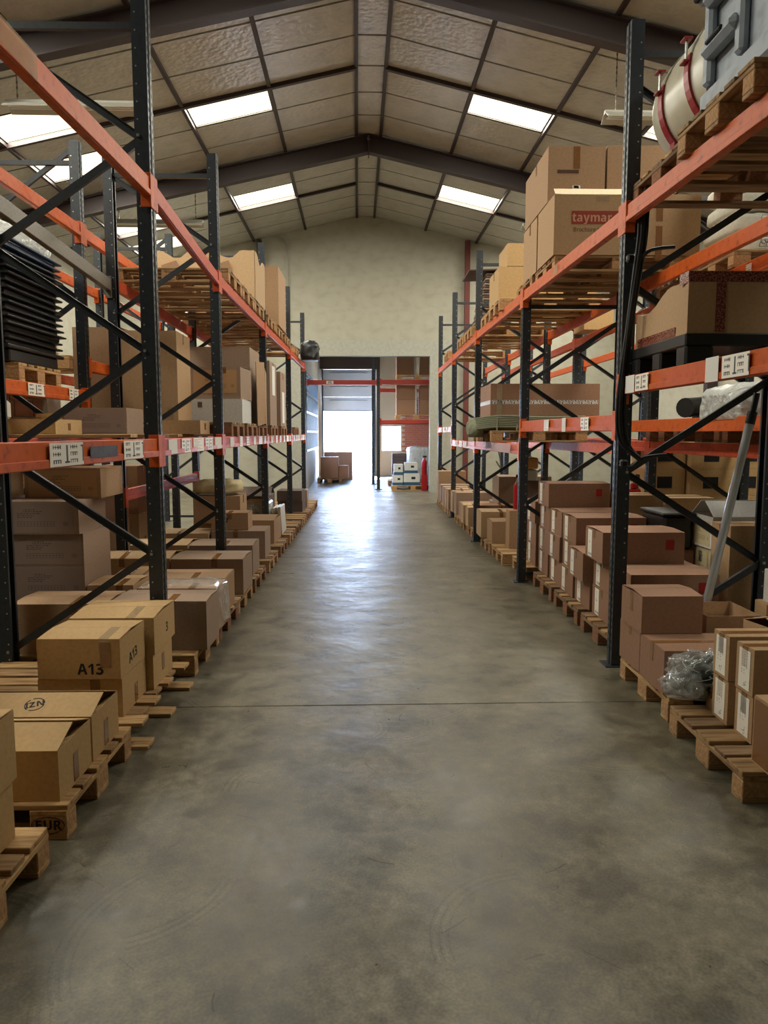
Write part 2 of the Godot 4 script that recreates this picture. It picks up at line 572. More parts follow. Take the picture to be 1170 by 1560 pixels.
func words_on(t: Node3D, face: String, size: Vector3, u: float, v: float, hh: float, txt: String, m: Material, roll := 0.0, lift := 0.0005) -> MeshInstance3D:
	var b := FACE_NEAR
	var at := Vector3((u - 0.5) * size.x, v * size.y, size.z * 0.5 + lift)
	if face == "px":
		b = FACE_PX
		at = Vector3(size.x * 0.5 + lift, v * size.y, (0.5 - u) * size.z)
	elif face == "nx":
		b = FACE_NX
		at = Vector3(-size.x * 0.5 - lift, v * size.y, (u - 0.5) * size.z)
	return lettering(t, "printed_text", txt, hh, m, at, b * Basis(Vector3(0, 0, 1), roll))

# a carton: open body with its dust flaps, top flaps hinged on the rim, tape, stickers, print
func carton(label: String, x0: float, x1: float, y0: float, h: float, zn: float, d: float, card := "card_tan", o := {}) -> Node3D:
	var w := x1 - x0
	var t := thing("cardboard_box", label, "box", Vector3((x0 + x1) * 0.5, y0, zn - d * 0.5), deg_to_rad(o.get("yaw", 0.0)), o.get("group", ""))
	var size := Vector3(w, h, d)
	var k := 0.005
	var m: Material = M[card]
	var top: String = o.get("top", "lap")
	var lift: float = o.get("lift", 0.0 if top == "seam" else 1.5)
	var body := cached("body%.3f,%.3f,%.3f" % [w, h, d], func(st):
		var e := 0.004
		span(st, Vector3(-w / 2, 0, d / 2 - k), Vector3(w / 2, h, d / 2))
		span(st, Vector3(-w / 2, 0, -d / 2), Vector3(w / 2, h, -d / 2 + k))
		span(st, Vector3(-w / 2, 0, -d / 2 + k), Vector3(-w / 2 + k, h, d / 2 - k))
		span(st, Vector3(w / 2 - k, 0, -d / 2 + k), Vector3(w / 2, h, d / 2 - k))
		span(st, Vector3(-w / 2 + k, 0, -d / 2 + k), Vector3(w / 2 - k, k, d / 2 - k)))
	part(t, "body", body, m)
	var dust: float = minf(d * 0.5, w * 0.32)
	if top != "open" and top != "bare":
		for s in [-1, 1]:
			part(t, "dust_flap", boxmesh(Vector3(dust, 0.003, d - 0.014)), m, Vector3(s * (w * 0.5 - dust * 0.5 - 0.006), h - 0.008, 0))
	var flap: MeshInstance3D
	if top == "lap":
		for s in [-1, 1]:
			var b := Basis(Vector3.RIGHT, deg_to_rad(lift + 2.0) * s)
			var f := part(t, "top_flap", boxmesh(Vector3(w - 0.004, 0.004, d * 0.5 - 0.002)), m, Vector3(0, h, s * d * 0.5) + b * Vector3(0, 0.002, -s * d * 0.25), b)
			if s > 0:
				flap = f
	elif top == "open":
		for s in [-1, 1]:
			var b := Basis(Vector3.RIGHT, deg_to_rad(lift) * s)
			var f := part(t, "top_flap", boxmesh(Vector3(w - 0.004, 0.004, d * 0.5)), m, Vector3(0, h, s * d * 0.5) + b * Vector3(0, 0.002, -s * d * 0.25), b)
			if s > 0:
				flap = f
		if o.has("fold"):
			for s in [-1, 1]:
				var b2 := Basis(Vector3(0, 0, 1), deg_to_rad(o.fold) * s)
				part(t, "side_flap", boxmesh(Vector3(d * 0.42, 0.004, d - 0.02)), m, Vector3(s * (w * 0.5 - 0.006), h - 0.006, 0) + b2 * Vector3(-s * d * 0.21, 0, 0), b2)
		part(t, "contents", boxmesh(Vector3(w - 0.04, 0.01, d - 0.04)), M.card_pale, Vector3(0, h * 0.55, 0))
	elif top == "bare":
		part(t, "contents", boxmesh(Vector3(w - 0.04, 0.01, d - 0.04)), M.card_pale, Vector3(0, h * 0.7, 0))
	elif top == "seam":
		for s in [-1, 1]:
			var b := Basis(Vector3.RIGHT, deg_to_rad(lift) * s)
			var f := part(t, "top_flap", boxmesh(Vector3(w - 0.004, 0.004, d * 0.5 - 0.003)), m, Vector3(0, h, s * d * 0.5) + b * Vector3(0, 0.002, -s * d * 0.25), b)
			if s > 0:
				flap = f
	else:   # the seam runs away from the aisle face to face
		for s in [-1, 1]:
			var b := Basis(Vector3(0, 0, 1), deg_to_rad(-lift) * s)
			part(t, "top_flap", boxmesh(Vector3(w * 0.5 - 0.003, 0.004, d - 0.004)), m, Vector3(s * w * 0.5, h, 0) + b * Vector3(-s * w * 0.25, 0.002, 0), b)
	var tape: String = o.get("tape", "tape")
	if tape != "":
		var u: float = o.get("tape_u", 0.68)
		if top == "lap":
			part(flap, "tape", boxmesh(Vector3(0.05, 0.001, d * 0.5 - 0.002)), M[tape], Vector3((u - 0.5) * w, 0.0026, 0))
			sticker(t, "tape", "near", size, u, 1.0 - 0.06 / h * 0.6, 0.05, minf(0.07, h * 0.4), M[tape])
		elif top == "seam":
			part(t, "tape", boxmesh(Vector3(w, 0.001, 0.05)), M[tape], Vector3(0, h + 0.005 + d * 0.5 * tan(deg_to_rad(maxf(lift, 0))), 0))
			for f in ["px", "nx"]:
				sticker(t, "tape", f, size, 0.5, 1.0 - 0.05 / h, 0.05, minf(0.1, h * 0.5), M[tape])
	for s in o.get("stickers", []):
		sticker(t, s[6] if s.size() > 6 else "label_sticker", s[0], size, s[1], s[2], s[3], s[4], M[s[5]])
	for s in o.get("texts", []):
		words_on(t, s[0], size, s[1], s[2], s[3], s[4], M[s[5]], s[6] if s.size() > 6 else 0.0)
	return t

func pallet(label: String, x0: float, y0: float, z0: float, tone := 0, turned := false, group := "", jitter := 0.006) -> Node3D:
	# x0 and z0: the corner with the smallest x and the largest z; 1.2 m runs along x
	var sz := Vector2(0.8, 1.2) if turned else Vector2(1.2, 0.8)
	var t := thing("wooden_pallet", label, "pallet", Vector3(x0 + sz.x * 0.5, y0, z0 - sz.y * 0.5), PI / 2 if turned else 0.0, group)
	var wx: Material = M["wood_x%d" % tone]
	var wx2: Material = M["wood_x%d" % ((tone + 1) % 3)]
	var wz: Material = M["wood_z%d" % tone]
	var bl: Material = M.block if tone < 2 else M.block_red
	var zs := [-0.3275, -0.172, 0.0, 0.172, 0.3275]
	var ws := [0.145, 0.10, 0.145, 0.10, 0.145]
	for k in 5:
		part(t, "deck_board", cboxmesh(Vector3(1.2, 0.022, ws[k]), 0.003), wx if k % 2 == 0 else wx2, Vector3(rng.randf_range(-jitter, jitter), 0.133, zs[k]), Basis(Vector3.UP, rng.randf_range(-jitter, jitter)))
	for x in [-0.5275, 0.0, 0.5275]:
		part(t, "stringer_board", cboxmesh(Vector3(0.145, 0.022, 0.8), 0.003), wz, Vector3(x, 0.111, 0))
		for z in [-0.35, 0.0, 0.35]:
			part(t, "block", cboxmesh(Vector3(0.145, 0.078, 0.1 if z != 0.0 else 0.145), 0.004), bl, Vector3(x, 0.061, z))
	for z in [-0.35, 0.0, 0.35]:
		part(t, "base_board", cboxmesh(Vector3(1.2, 0.022, 0.1 if z != 0.0 else 0.145), 0.003), wx, Vector3(0, 0.011, z))
	return t

func post(t: Node3D, at: Vector3, side: float, top: float) -> void:
	var m := cached("post%.2f" % top, func(st):
		var h := top
		span(st, Vector3(0.0385, 0, -0.05), Vector3(0.0425, h, 0.05))
		span(st, Vector3(-0.0425, 0, 0.046), Vector3(0.0385, h, 0.05))
		span(st, Vector3(-0.0425, 0, -0.05), Vector3(0.0385, h, -0.046))
		span(st, Vector3(-0.0425, 0, 0.03), Vector3(-0.0385, h, 0.046))
		span(st, Vector3(-0.0425, 0, -0.046), Vector3(-0.0385, h, -0.03))
		# pressed rib down the aisle face
		span(st, Vector3(0.0425, 0, -0.008), Vector3(0.047, h, 0.008)))
	var b := Basis.IDENTITY if side > 0 else Basis(Vector3.UP, PI)
	part(t, "post", m, M.steel, at, b)
	var slots := cached("slots%.2f" % top, func(st):
		var y := 0.12
		while y < top - 0.05:
			for s in [-1, 1]:
				bx(st, Vector3(0.0426, y, s * 0.029), Vector3(0.0008, 0.026, 0.012))
				bx(st, Vector3(0.0426, y + 0.008, s * 0.029), Vector3(0.0010, 0.010, 0.017))
			y += 0.05)
	var sl := part(t, "slots", slots, M.hole, at, b)
	sl.set_meta("kind", "stuff")
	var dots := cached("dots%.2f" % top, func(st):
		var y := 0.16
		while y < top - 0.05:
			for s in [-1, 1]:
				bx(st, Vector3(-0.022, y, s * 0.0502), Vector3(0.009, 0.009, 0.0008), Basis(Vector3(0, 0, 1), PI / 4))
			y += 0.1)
	var dt := part(t, "hole_light_dots", dots, M.zinc, at, b)  # pale dots: light showing through the holes, put into the colour
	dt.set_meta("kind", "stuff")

func frame(label: String, xf: float, xr: float, z: float, side: float, start: float, step: float, front_first: bool, top := 4.19) -> void:
	var t := thing("rack_upright_frame", label, "rack frame", Vector3(xf, 0, z), 0.0, "upright frames of the racking")
	var dx := xr - xf
	post(t, Vector3.ZERO, side, top)
	post(t, Vector3(dx, 0, 0), -side, top)
	for x in [0.0, dx]:
		part(t, "footplate", cboxmesh(Vector3(0.16, 0.008, 0.15), 0.002), M.brace, Vector3(x + side * 0.01, 0.004, 0))
	var y := start
	var on_front := front_first
	var s := signf(dx)
	while y + step < top - 0.02:
		var a := Vector3(s * 0.02 if on_front else dx - s * 0.02, y, 0)
		var c := Vector3(dx - s * 0.02 if on_front else s * 0.02, y + step, 0)
		var br := cached("brace%.3f,%.3f" % [absf(dx), step], func(st):
			var l := Vector2(absf(dx) - 0.04, step).length()
			span(st, Vector3(-l / 2, -0.022, 0.010), Vector3(l / 2, 0.022, 0.013))
			span(st, Vector3(-l / 2, 0.019, -0.016), Vector3(l / 2, 0.022, 0.010))
			span(st, Vector3(-l / 2, -0.022, -0.016), Vector3(l / 2, -0.019, 0.010)))
		part(t, "brace", br, M.brace, (a + c) * 0.5 + Vector3(0, 0, 0.020 if on_front else -0.012), aim(a, c))
		part(t, "bolt", boxmesh(Vector3(0.016, 0.016, 0.012)), M.zinc, a + Vector3(0, 0, 0.056))
		y += step
		on_front = not on_front
	var hb := cached("hbar%.3f" % absf(dx), func(st):
		span(st, Vector3(-absf(dx) / 2 + 0.03, -0.02, -0.016), Vector3(absf(dx) / 2 - 0.03, 0.02, 0.016)))
	part(t, "tie_bar", hb, M.brace, Vector3(dx * 0.5, top - 0.19, 0))
	part(t, "tie_bar", hb, M.brace, Vector3(dx * 0.5, 0.09, 0))

func beam(label: String, x: float, z0: float, ya: float, z1: float, yb: float, m: String, side: float, stickers := [], x1 := 1e9) -> void:
	# from the frame at z0 (near) to the one at z1; x: the posts' line; side: the way its face looks
	var xe := x if x1 > 1e8 else x1
	var off := side * 0.0185
	var p := Vector3(x + off, ya, z0 - 0.052)
	var q := Vector3(xe + off, yb, z1 + 0.052)
	var mid := (p + q) * 0.5
	var t := thing("rack_beam", label, "rack beam", mid, 0.0, "load beams of the racking")
	var l := p.distance_to(q)
	var b := aim(p, q)          # local x away from the camera, z to the right of that = +x world side
	var key := "beam%.3f%.0f" % [l, side]
	var bm := cached(key, func(st):
		cbx(st, Vector3(0, 0, 0), Vector3(l, 0.112, 0.046), 0.004)
		cbx(st, Vector3(0, -0.036, side * 0.026), Vector3(l, 0.036, 0.012), 0.003))
	part(t, "box_section", bm, M[m], Vector3.ZERO, b)
	var cp := cached("conn%.0f" % side, func(st):
		cbx(st, Vector3(side * 0.030, -0.02, 0), Vector3(0.006, 0.20, 0.075), 0.002)
		cbx(st, Vector3(0, -0.02, 0.035), Vector3(0.06, 0.20, 0.006), 0.002))
	part(t, "connector", cp, M[m], p - mid + Vector3(0, 0, 0.016))
	part(t, "connector", cp, M[m], q - mid + Vector3(0, 0, -0.016), Basis.IDENTITY)
	for s in stickers:
		var c := p.lerp(q, s[0]) - mid
		var fb := FACE_PX if side > 0 else FACE_NX
		var o := part(t, "label_sticker", boxmesh(Vector3(s[1], s[2], 0.0015)), M[s[3]], c + Vector3(side * 0.0335, s[4] if s.size() > 4 else 0.0, 0), fb)

# ------------------------------------------------------------------ the building
func roof_y(x: float) -> float:
	return RIDGE_Y - PITCH * maxf(absf(x - RIDGE_X) - 0.23, 0.0)

func prism(st: SurfaceTool, pts: PackedVector2Array, z0: float, z1: float) -> void:   # z0 > z1
	var idx := Geometry2D.triangulate_polygon(pts)
	for k in range(0, idx.size(), 3):
		var a := pts[idx[k]]
		var b := pts[idx[k + 1]]
		var c := pts[idx[k + 2]]
		if (b - a).cross(c - a) < 0:
			var s := b
			b = c
			c = s
		tri(st, Vector3(a.x, a.y, z0), Vector3(b.x, b.y, z0), Vector3(c.x, c.y, z0))
		tri(st, Vector3(a.x, a.y, z1), Vector3(c.x, c.y, z1), Vector3(b.x, b.y, z1))
	for k in pts.size():
		var a := pts[k]
		var b := pts[(k + 1) % pts.size()]
		quad(st, Vector3(a.x, a.y, z1), Vector3(b.x, b.y, z1), Vector3(b.x, b.y, z0), Vector3(a.x, a.y, z0))

func build_floor() -> void:
	var f := structure("floor")
	var cuts := [7.6, 1.1, -4.29, -9.62, -15.0, WALL_Z - 0.02, -28.6]
	for k in cuts.size() - 1:
		var far: bool = k == cuts.size() - 2
		var st := begin()
		cbx(st, Vector3(0.23 if not far else 1.6, -0.1, (cuts[k] + cuts[k + 1]) * 0.5), Vector3(14.9 if not far else 7.6, 0.2, cuts[k] - cuts[k + 1] - 0.007), 0.004)
		part(f, "slab", st.commit(), M.floor)
	var st2 := begin()
	span(st2, Vector3(-7.3, -0.3, 7.7), Vector3(7.8, -0.02, -28.7))
	part(f, "joint_filler", st2.commit(), M.hole)
	var y := structure("floor_yard")
	var st3 := begin()
	span(st3, Vector3(-40, -0.3, -28.62), Vector3(40, -0.03, -75))
	part(y, "slab", st3.commit(), M.yard)

func build_ceiling() -> void:
	var c := structure("ceiling")
	var row := BAY / 6.0
	var sl := sqrt(1.0 + PITCH * PITCH)
	var nwin := 0
	for bay in 5:
		var zn := WALL_Z + BAY * (5 - bay)      # near rafter of the bay
		var fine := bay >= 2
		for side in [-1, 0, 1]:
			for i in (1 if side == 0 else 5):
				var xa: float = -0.23 if side == 0 else 0.23 + COL * i
				var xb: float = 0.23 if side == 0 else 0.23 + COL * (i + 1)
				var xm: float = RIDGE_X + (0.0 if side == 0 else side * (xa + xb) * 0.5)
				var b := Basis.IDENTITY if side == 0 else Basis(Vector3(0, 0, 1), -side * atan(PITCH))
				var wd: float = 0.46 if side == 0 else COL * sl
				var ym := roof_y(xm)
				var sky_rows := []
				if bay == 0 or (bay == 1 and i != 3):
					pass
				elif side != 0 and i == 1:
					sky_rows = [2] if bay == 4 else [3]
				elif side != 0 and i == 3:
					sky_rows = [2, 4] if bay > 1 else [4]  # near bay: unseen pair, added to brighten sides that face the camera
				if fine or sky_rows.size():
					for r in 6:
						var z := zn - row * (r + 0.5)
						if r in sky_rows:
							nwin += 1
							skylight(nwin, xm, ym, z, b, wd, row)
						else:
							part(c, "panel", boxmesh(Vector3(wd - 0.03, 0.04, row - 0.042)), M.ceiling_panel, Vector3(xm, ym, z) + b * Vector3(0, 0.02, 0), b)
				else:
					part(c, "panel", boxmesh(Vector3(wd - 0.03, 0.04, BAY - 0.02)), M.ceiling_panel, Vector3(xm, ym, zn - BAY * 0.5) + b * Vector3(0, 0.02, 0), b)
		# thick cross bar in the middle of the bay, on both slopes
		for side in [-1, 1]:
			var st := begin()
			var xe: float = RIDGE_X + side * EAVE_X
			var xs: float = RIDGE_X + side * 0.23
			bar(st, Vector3(xs, roof_y(xs) - 0.03, zn - BAY * 0.5), Vector3(xe, roof_y(xe) - 0.03, zn - BAY * 0.5), 0.06, 0.07)
			part(c, "cross_bar", st.commit(), M.rafter)
	# bars that run the length of the roof
	for side in [-1, 1]:
		for i in 6:
			var x: float = RIDGE_X + side * (0.23 + COL * i)
			part(c, "purlin", boxmesh(Vector3(0.055, 0.05, BAY * 5)), M.rafter, Vector3(x, roof_y(x) - 0.02, WALL_Z + BAY * 2.5))
	# steel rafters
	for k in range(1, 5):
		var z := WALL_Z + BAY * k
		for side in [-1, 1]:
			var a := Vector3(RIDGE_X, RIDGE_Y - 0.17, z)
			var e := Vector3(RIDGE_X + side * EAVE_X, RIDGE_Y - 0.15 - PITCH * (EAVE_X - 0.1), z)
			var st := begin()
			bar(st, a, e, 0.30, 0.03)
			bar(st, a + Vector3(0, -0.155, 0), e + Vector3(0, -0.155, 0), 0.022, 0.17)
			bar(st, a + Vector3(0, 0.155, 0), e + Vector3(0, 0.155, 0), 0.022, 0.17)
			part(c, "rafter", st.commit(), M.rafter)
		var st2 := begin()
		bx(st2, Vector3(RIDGE_X, RIDGE_Y - 0.22, z), Vector3(0.025, 0.34, 0.2))
		part(c, "ridge_plate", st2.commit(), M.rafter)
		for side in [-1, 1]:
			var x: float = RIDGE_X + side * (EAVE_X - 0.12)
			part(c, "column", boxmesh(Vector3(0.2, 5.4, 0.18)), M.rafter, Vector3(x, 2.7, z))
	# roof sheeting above the panels
	for side in [-1, 1]:
		var st := begin()
		bar(st, Vector3(RIDGE_X - side * 0.02, RIDGE_Y + 0.13, WALL_Z + BAY * 2.5), Vector3(RIDGE_X + side * (EAVE_X + 0.3), RIDGE_Y + 0.13 - PITCH * (EAVE_X + 0.1), WALL_Z + BAY * 2.5), 0.06, BAY * 5 + 0.8)
		part(c, "roof_sheet", st.commit(), M.seam)

func skylight(n: int, x: float, y: float, z: float, b: Basis, wd: float, row: float) -> void:
	var w := structure("window_%d" % n)  # also serves the unseen pair added as fill light
	var at := Vector3(x, y, z)
	part(w, "pane", boxmesh(Vector3(wd - 0.07, 0.012, row - 0.05)), M.skylight, at + b * Vector3(0, 0.03, 0), b)
	var st := begin()
	for s in [-1, 1]:
		bx(st, at + b * Vector3(s * (wd * 0.5 - 0.035), 0.03, 0), Vector3(0.03, 0.05, row - 0.02), b)
		bx(st, at + b * Vector3(0, 0.03, s * (row * 0.5 - 0.02)), Vector3(wd - 0.04, 0.05, 0.025), b)
	part(w, "frame", st.commit(), M.seam)
	var l := AreaLight3D.new()
	l.name = "skylight_daylight_%d" % n
	l.area_size = Vector2(wd - 0.08, row - 0.06)
	l.area_normalize_energy = true
	l.light_energy = SKYLIGHT_POWER
	l.light_color = SKYLIGHT_COLOR
	l.shadow_enabled = true
	l.area_range = 40.0
	l.area_attenuation = 2.0
	add_child(l)
	l.transform = BT * Transform3D(b * Basis(Vector3.RIGHT, -PI / 2), at + b * Vector3(0, 0.015, 0))

func build_walls() -> void:
	var xl := RIDGE_X - EAVE_X
	var xr := RIDGE_X + EAVE_X
	var ol := -1.43
	var orr := 1.97
	var ot := 3.66
	var far := structure("wall_far")
	var st := begin()
	prism(st, PackedVector2Array([Vector2(xl, 0), Vector2(ol, 0), Vector2(ol, ot), Vector2(orr, ot), Vector2(orr, 0), Vector2(xr, 0), Vector2(xr, roof_y(xr) + 0.1), Vector2(RIDGE_X + 0.23, RIDGE_Y + 0.1), Vector2(RIDGE_X - 0.23, RIDGE_Y + 0.1), Vector2(xl, roof_y(xl) + 0.1)]), WALL_Z, WALL_Z - 0.25)
	part(far, "plaster", st.commit(), M.wall)
	var s2 := begin()
	span(s2, Vector3(ol - 0.6, ot, WALL_Z + 0.015), Vector3(orr + 0.75, ot + 0.42, WALL_Z - 0.2))
	part(far, "lintel", s2.commit(), M.concrete)
	var s3 := begin()
	span(s3, Vector3(orr - 0.01, 0, WALL_Z + 0.02), Vector3(orr + 0.42, ot, WALL_Z - 0.26))
	part(far, "door_jamb", s3.commit(), M.concrete)
	var s4 := begin()
	span(s4, Vector3(ol - 0.35, 0, WALL_Z + 0.012), Vector3(ol + 0.01, ot, WALL_Z - 0.26))
	part(far, "door_jamb", s4.commit(), M.concrete)
	var s5 := begin()
	span(s5, Vector3(2.86, 0, WALL_Z + 0.14), Vector3(2.99, roof_y(2.9) - 0.05, WALL_Z + 0.0))
	part(far, "wall_column", s5.commit(), M.red_column)
	var s6 := begin()
	span(s6, Vector3(-2.62, 0, WALL_Z + 0.12), Vector3(-2.50, roof_y(-2.5) - 0.05, WALL_Z + 0.0))
	part(far, "wall_column", s6.commit(), M.rafter)
	var s7 := begin()
	tube(s7, [Vector3(-2.3, 6.75, WALL_Z + 0.03), Vector3(-1.95, 6.7, WALL_Z + 0.03), Vector3(-1.85, 6.55, WALL_Z + 0.03), Vector3(-1.82, 4.0, WALL_Z + 0.03)], 0.014, 6)
	part(far, "conduit", s7.commit(), M.concrete)
	for e in [["wall_left", xl - 0.25, xl], ["wall_right", xr, xr + 0.25]]:
		var w := structure(e[0])
		var s := begin()
		span(s, Vector3(e[1], -0.2, 6.65), Vector3(e[2], 5.95, WALL_Z - 0.25))
		part(w, "plaster", s.commit(), M.wall)
	var back := structure("wall_back")
	var sb := begin()
	prism(sb, PackedVector2Array([Vector2(xl, 0), Vector2(xr, 0), Vector2(xr, roof_y(xr) + 0.1), Vector2(RIDGE_X + 0.23, RIDGE_Y + 0.1), Vector2(RIDGE_X - 0.23, RIDGE_Y + 0.1), Vector2(xl, roof_y(xl) + 0.1)]), 6.65, 6.35)
	part(back, "plaster", sb.commit(), M.wall)

# the loading bay seen through the opening
const LB_Z := -28.2
func build_loading_bay() -> void:
	var H := 5.0
	var xl := -1.46
	var xr := 5.2
	var wl := structure("wall_bay_left")
	var st := begin()
	# window opening in the side wall: z -21.5..-27, y 1.2..3.2 is filled by steel windows, so the wall goes round it
	span(st, Vector3(xl - 0.2, 0, WALL_Z - 0.25), Vector3(xl, 1.1, LB_Z))
	span(st, Vector3(xl - 0.2, 3.3, WALL_Z - 0.25), Vector3(xl, H, LB_Z))
	span(st, Vector3(xl - 0.2, 1.1, WALL_Z - 0.25), Vector3(xl, 3.3, -21.3))
	span(st, Vector3(xl - 0.2, 1.1, -27.2), Vector3(xl, 3.3, LB_Z))
	part(wl, "plaster", st.commit(), M.wall)
	var win := structure("window_90")
	var sf := begin()
	for k in 10:
		var z := -21.3 - 5.9 * k / 9.0
		span(sf, Vector3(xl - 0.12, 1.1, z + 0.03), Vector3(xl + 0.03, 3.3, z - 0.03))
	for k in 5:
		var y := 1.1 + 2.2 * k / 4.0
		span(sf, Vector3(xl - 0.12, y - 0.03, -21.3), Vector3(xl + 0.03, y + 0.03, -27.2))
	part(win, "steel_frame", sf.commit(), M.window_steel)
	for k in 9:
		for j in 4:
			part(win, "pane", boxmesh(Vector3(0.006, 0.49, 0.595)), M.glass, Vector3(xl - 0.05, 1.1 + 0.55 * (j + 0.5), -21.3 - 5.9 * (k + 0.5) / 9.0))
	var wr := structure("wall_bay_right")
	var s2 := begin()
	span(s2, Vector3(xr, 0, WALL_Z - 0.25), Vector3(xr + 0.2, H, LB_Z))
	part(wr, "plaster", s2.commit(), M.wall)
	var ce := structure("ceiling_bay")
	var s3 := begin()
	span(s3, Vector3(xl - 0.2, H, WALL_Z - 0.2), Vector3(xr + 0.2, H + 0.2, LB_Z - 0.3))
	part(ce, "slab", s3.commit(), M.ceiling_panel)
	# back wall of brick with the door opening and one window
	var bw := structure("wall_bay_back")
	var dl := -1.28
	var dr := 0.62
	var dt := 3.95
	var s4 := begin()
	span(s4, Vector3(xl - 0.2, 0, LB_Z - 0.03), Vector3(dl, H, LB_Z - 0.28))
	span(s4, Vector3(dl, dt, LB_Z - 0.03), Vector3(dr, H, LB_Z - 0.28))
	span(s4, Vector3(dr, 0, LB_Z - 0.03), Vector3(0.92, H, LB_Z - 0.28))
	span(s4, Vector3(0.92, 0, LB_Z - 0.03), Vector3(1.62, 0.95, LB_Z - 0.28))
	span(s4, Vector3(0.92, 1.85, LB_Z - 0.03), Vector3(1.62, H, LB_Z - 0.28))
	span(s4, Vector3(1.62, 0, LB_Z - 0.03), Vector3(xr + 0.2, H, LB_Z - 0.28))
	part(bw, "mortar_backing", s4.commit(), M.mortar)
	# the bricks that show between the stored goods
	for row in 34:
		for col in 16:
			var x := 1.66 + col * 0.23 + (0.115 if row % 2 else 0.0)
			var y := 0.05 + row * 0.085
			if x + 0.11 > 3.2 or y < 0.9:
				continue
			part(bw, "brick", boxmesh(Vector3(0.215, 0.07, 0.03)), M.brick, Vector3(x + 0.11, y + 0.04, LB_Z - 0.02))
	var pw := structure("window_91")
	part(pw, "pane", boxmesh(Vector3(0.68, 0.88, 0.008)), M.glass, Vector3(1.27, 1.4, LB_Z - 0.15))
	# sectional door pulled half up
	var door := structure("door_1")
	var y := 2.44
	for k in 3:
		var hh := 0.5
		part(door, "door_panel", cboxmesh(Vector3(dr - dl - 0.02, hh - 0.003, 0.05), 0.003), M.door_white, Vector3((dl + dr) * 0.5, y + hh * 0.5, LB_Z + 0.05))
		part(door, "rail", cboxmesh(Vector3(1.4, 0.025, 0.03), 0.004), M.door_rib, Vector3((dl + dr) * 0.5, y + 0.38, LB_Z + 0.085))
		y += hh
	for x in [dl - 0.02, dr + 0.02]:
		part(door, "guide_rail", boxmesh(Vector3(0.06, dt, 0.09)), M.window_steel, Vector3(x, dt * 0.5, LB_Z + 0.06))
	var st5 := begin()
	span(st5, Vector3(dl - 0.1, dt, LB_Z + 0.25), Vector3(dr + 0.1, dt + 0.55, LB_Z))
	part(door, "spring_cover", st5.commit(), M.rafter)
	part(door, "seal", boxmesh(Vector3(dr - dl - 0.02, 0.03, 0.05)), M.black_rubber, Vector3((dl + dr) * 0.5, 2.43, LB_Z + 0.05))

# ------------------------------------------------------------------ racking
const LP := [[-1.36, -1.78], [-1.36, -4.75], [-1.475, -7.35], [-1.49, -10.62], [-1.47, -13.68], [-1.47, -16.6]]
const RP := [[1.75, -2.1], [1.70, -5.04], [1.63, -7.96], [1.57, -11.0], [1.58, -14.2], [1.58, -17.0]]
const ORD := ["sixth", "fifth", "fourth", "third", "second", "first"]
const BORD := ["fifth", "fourth", "third", "second", "first"]

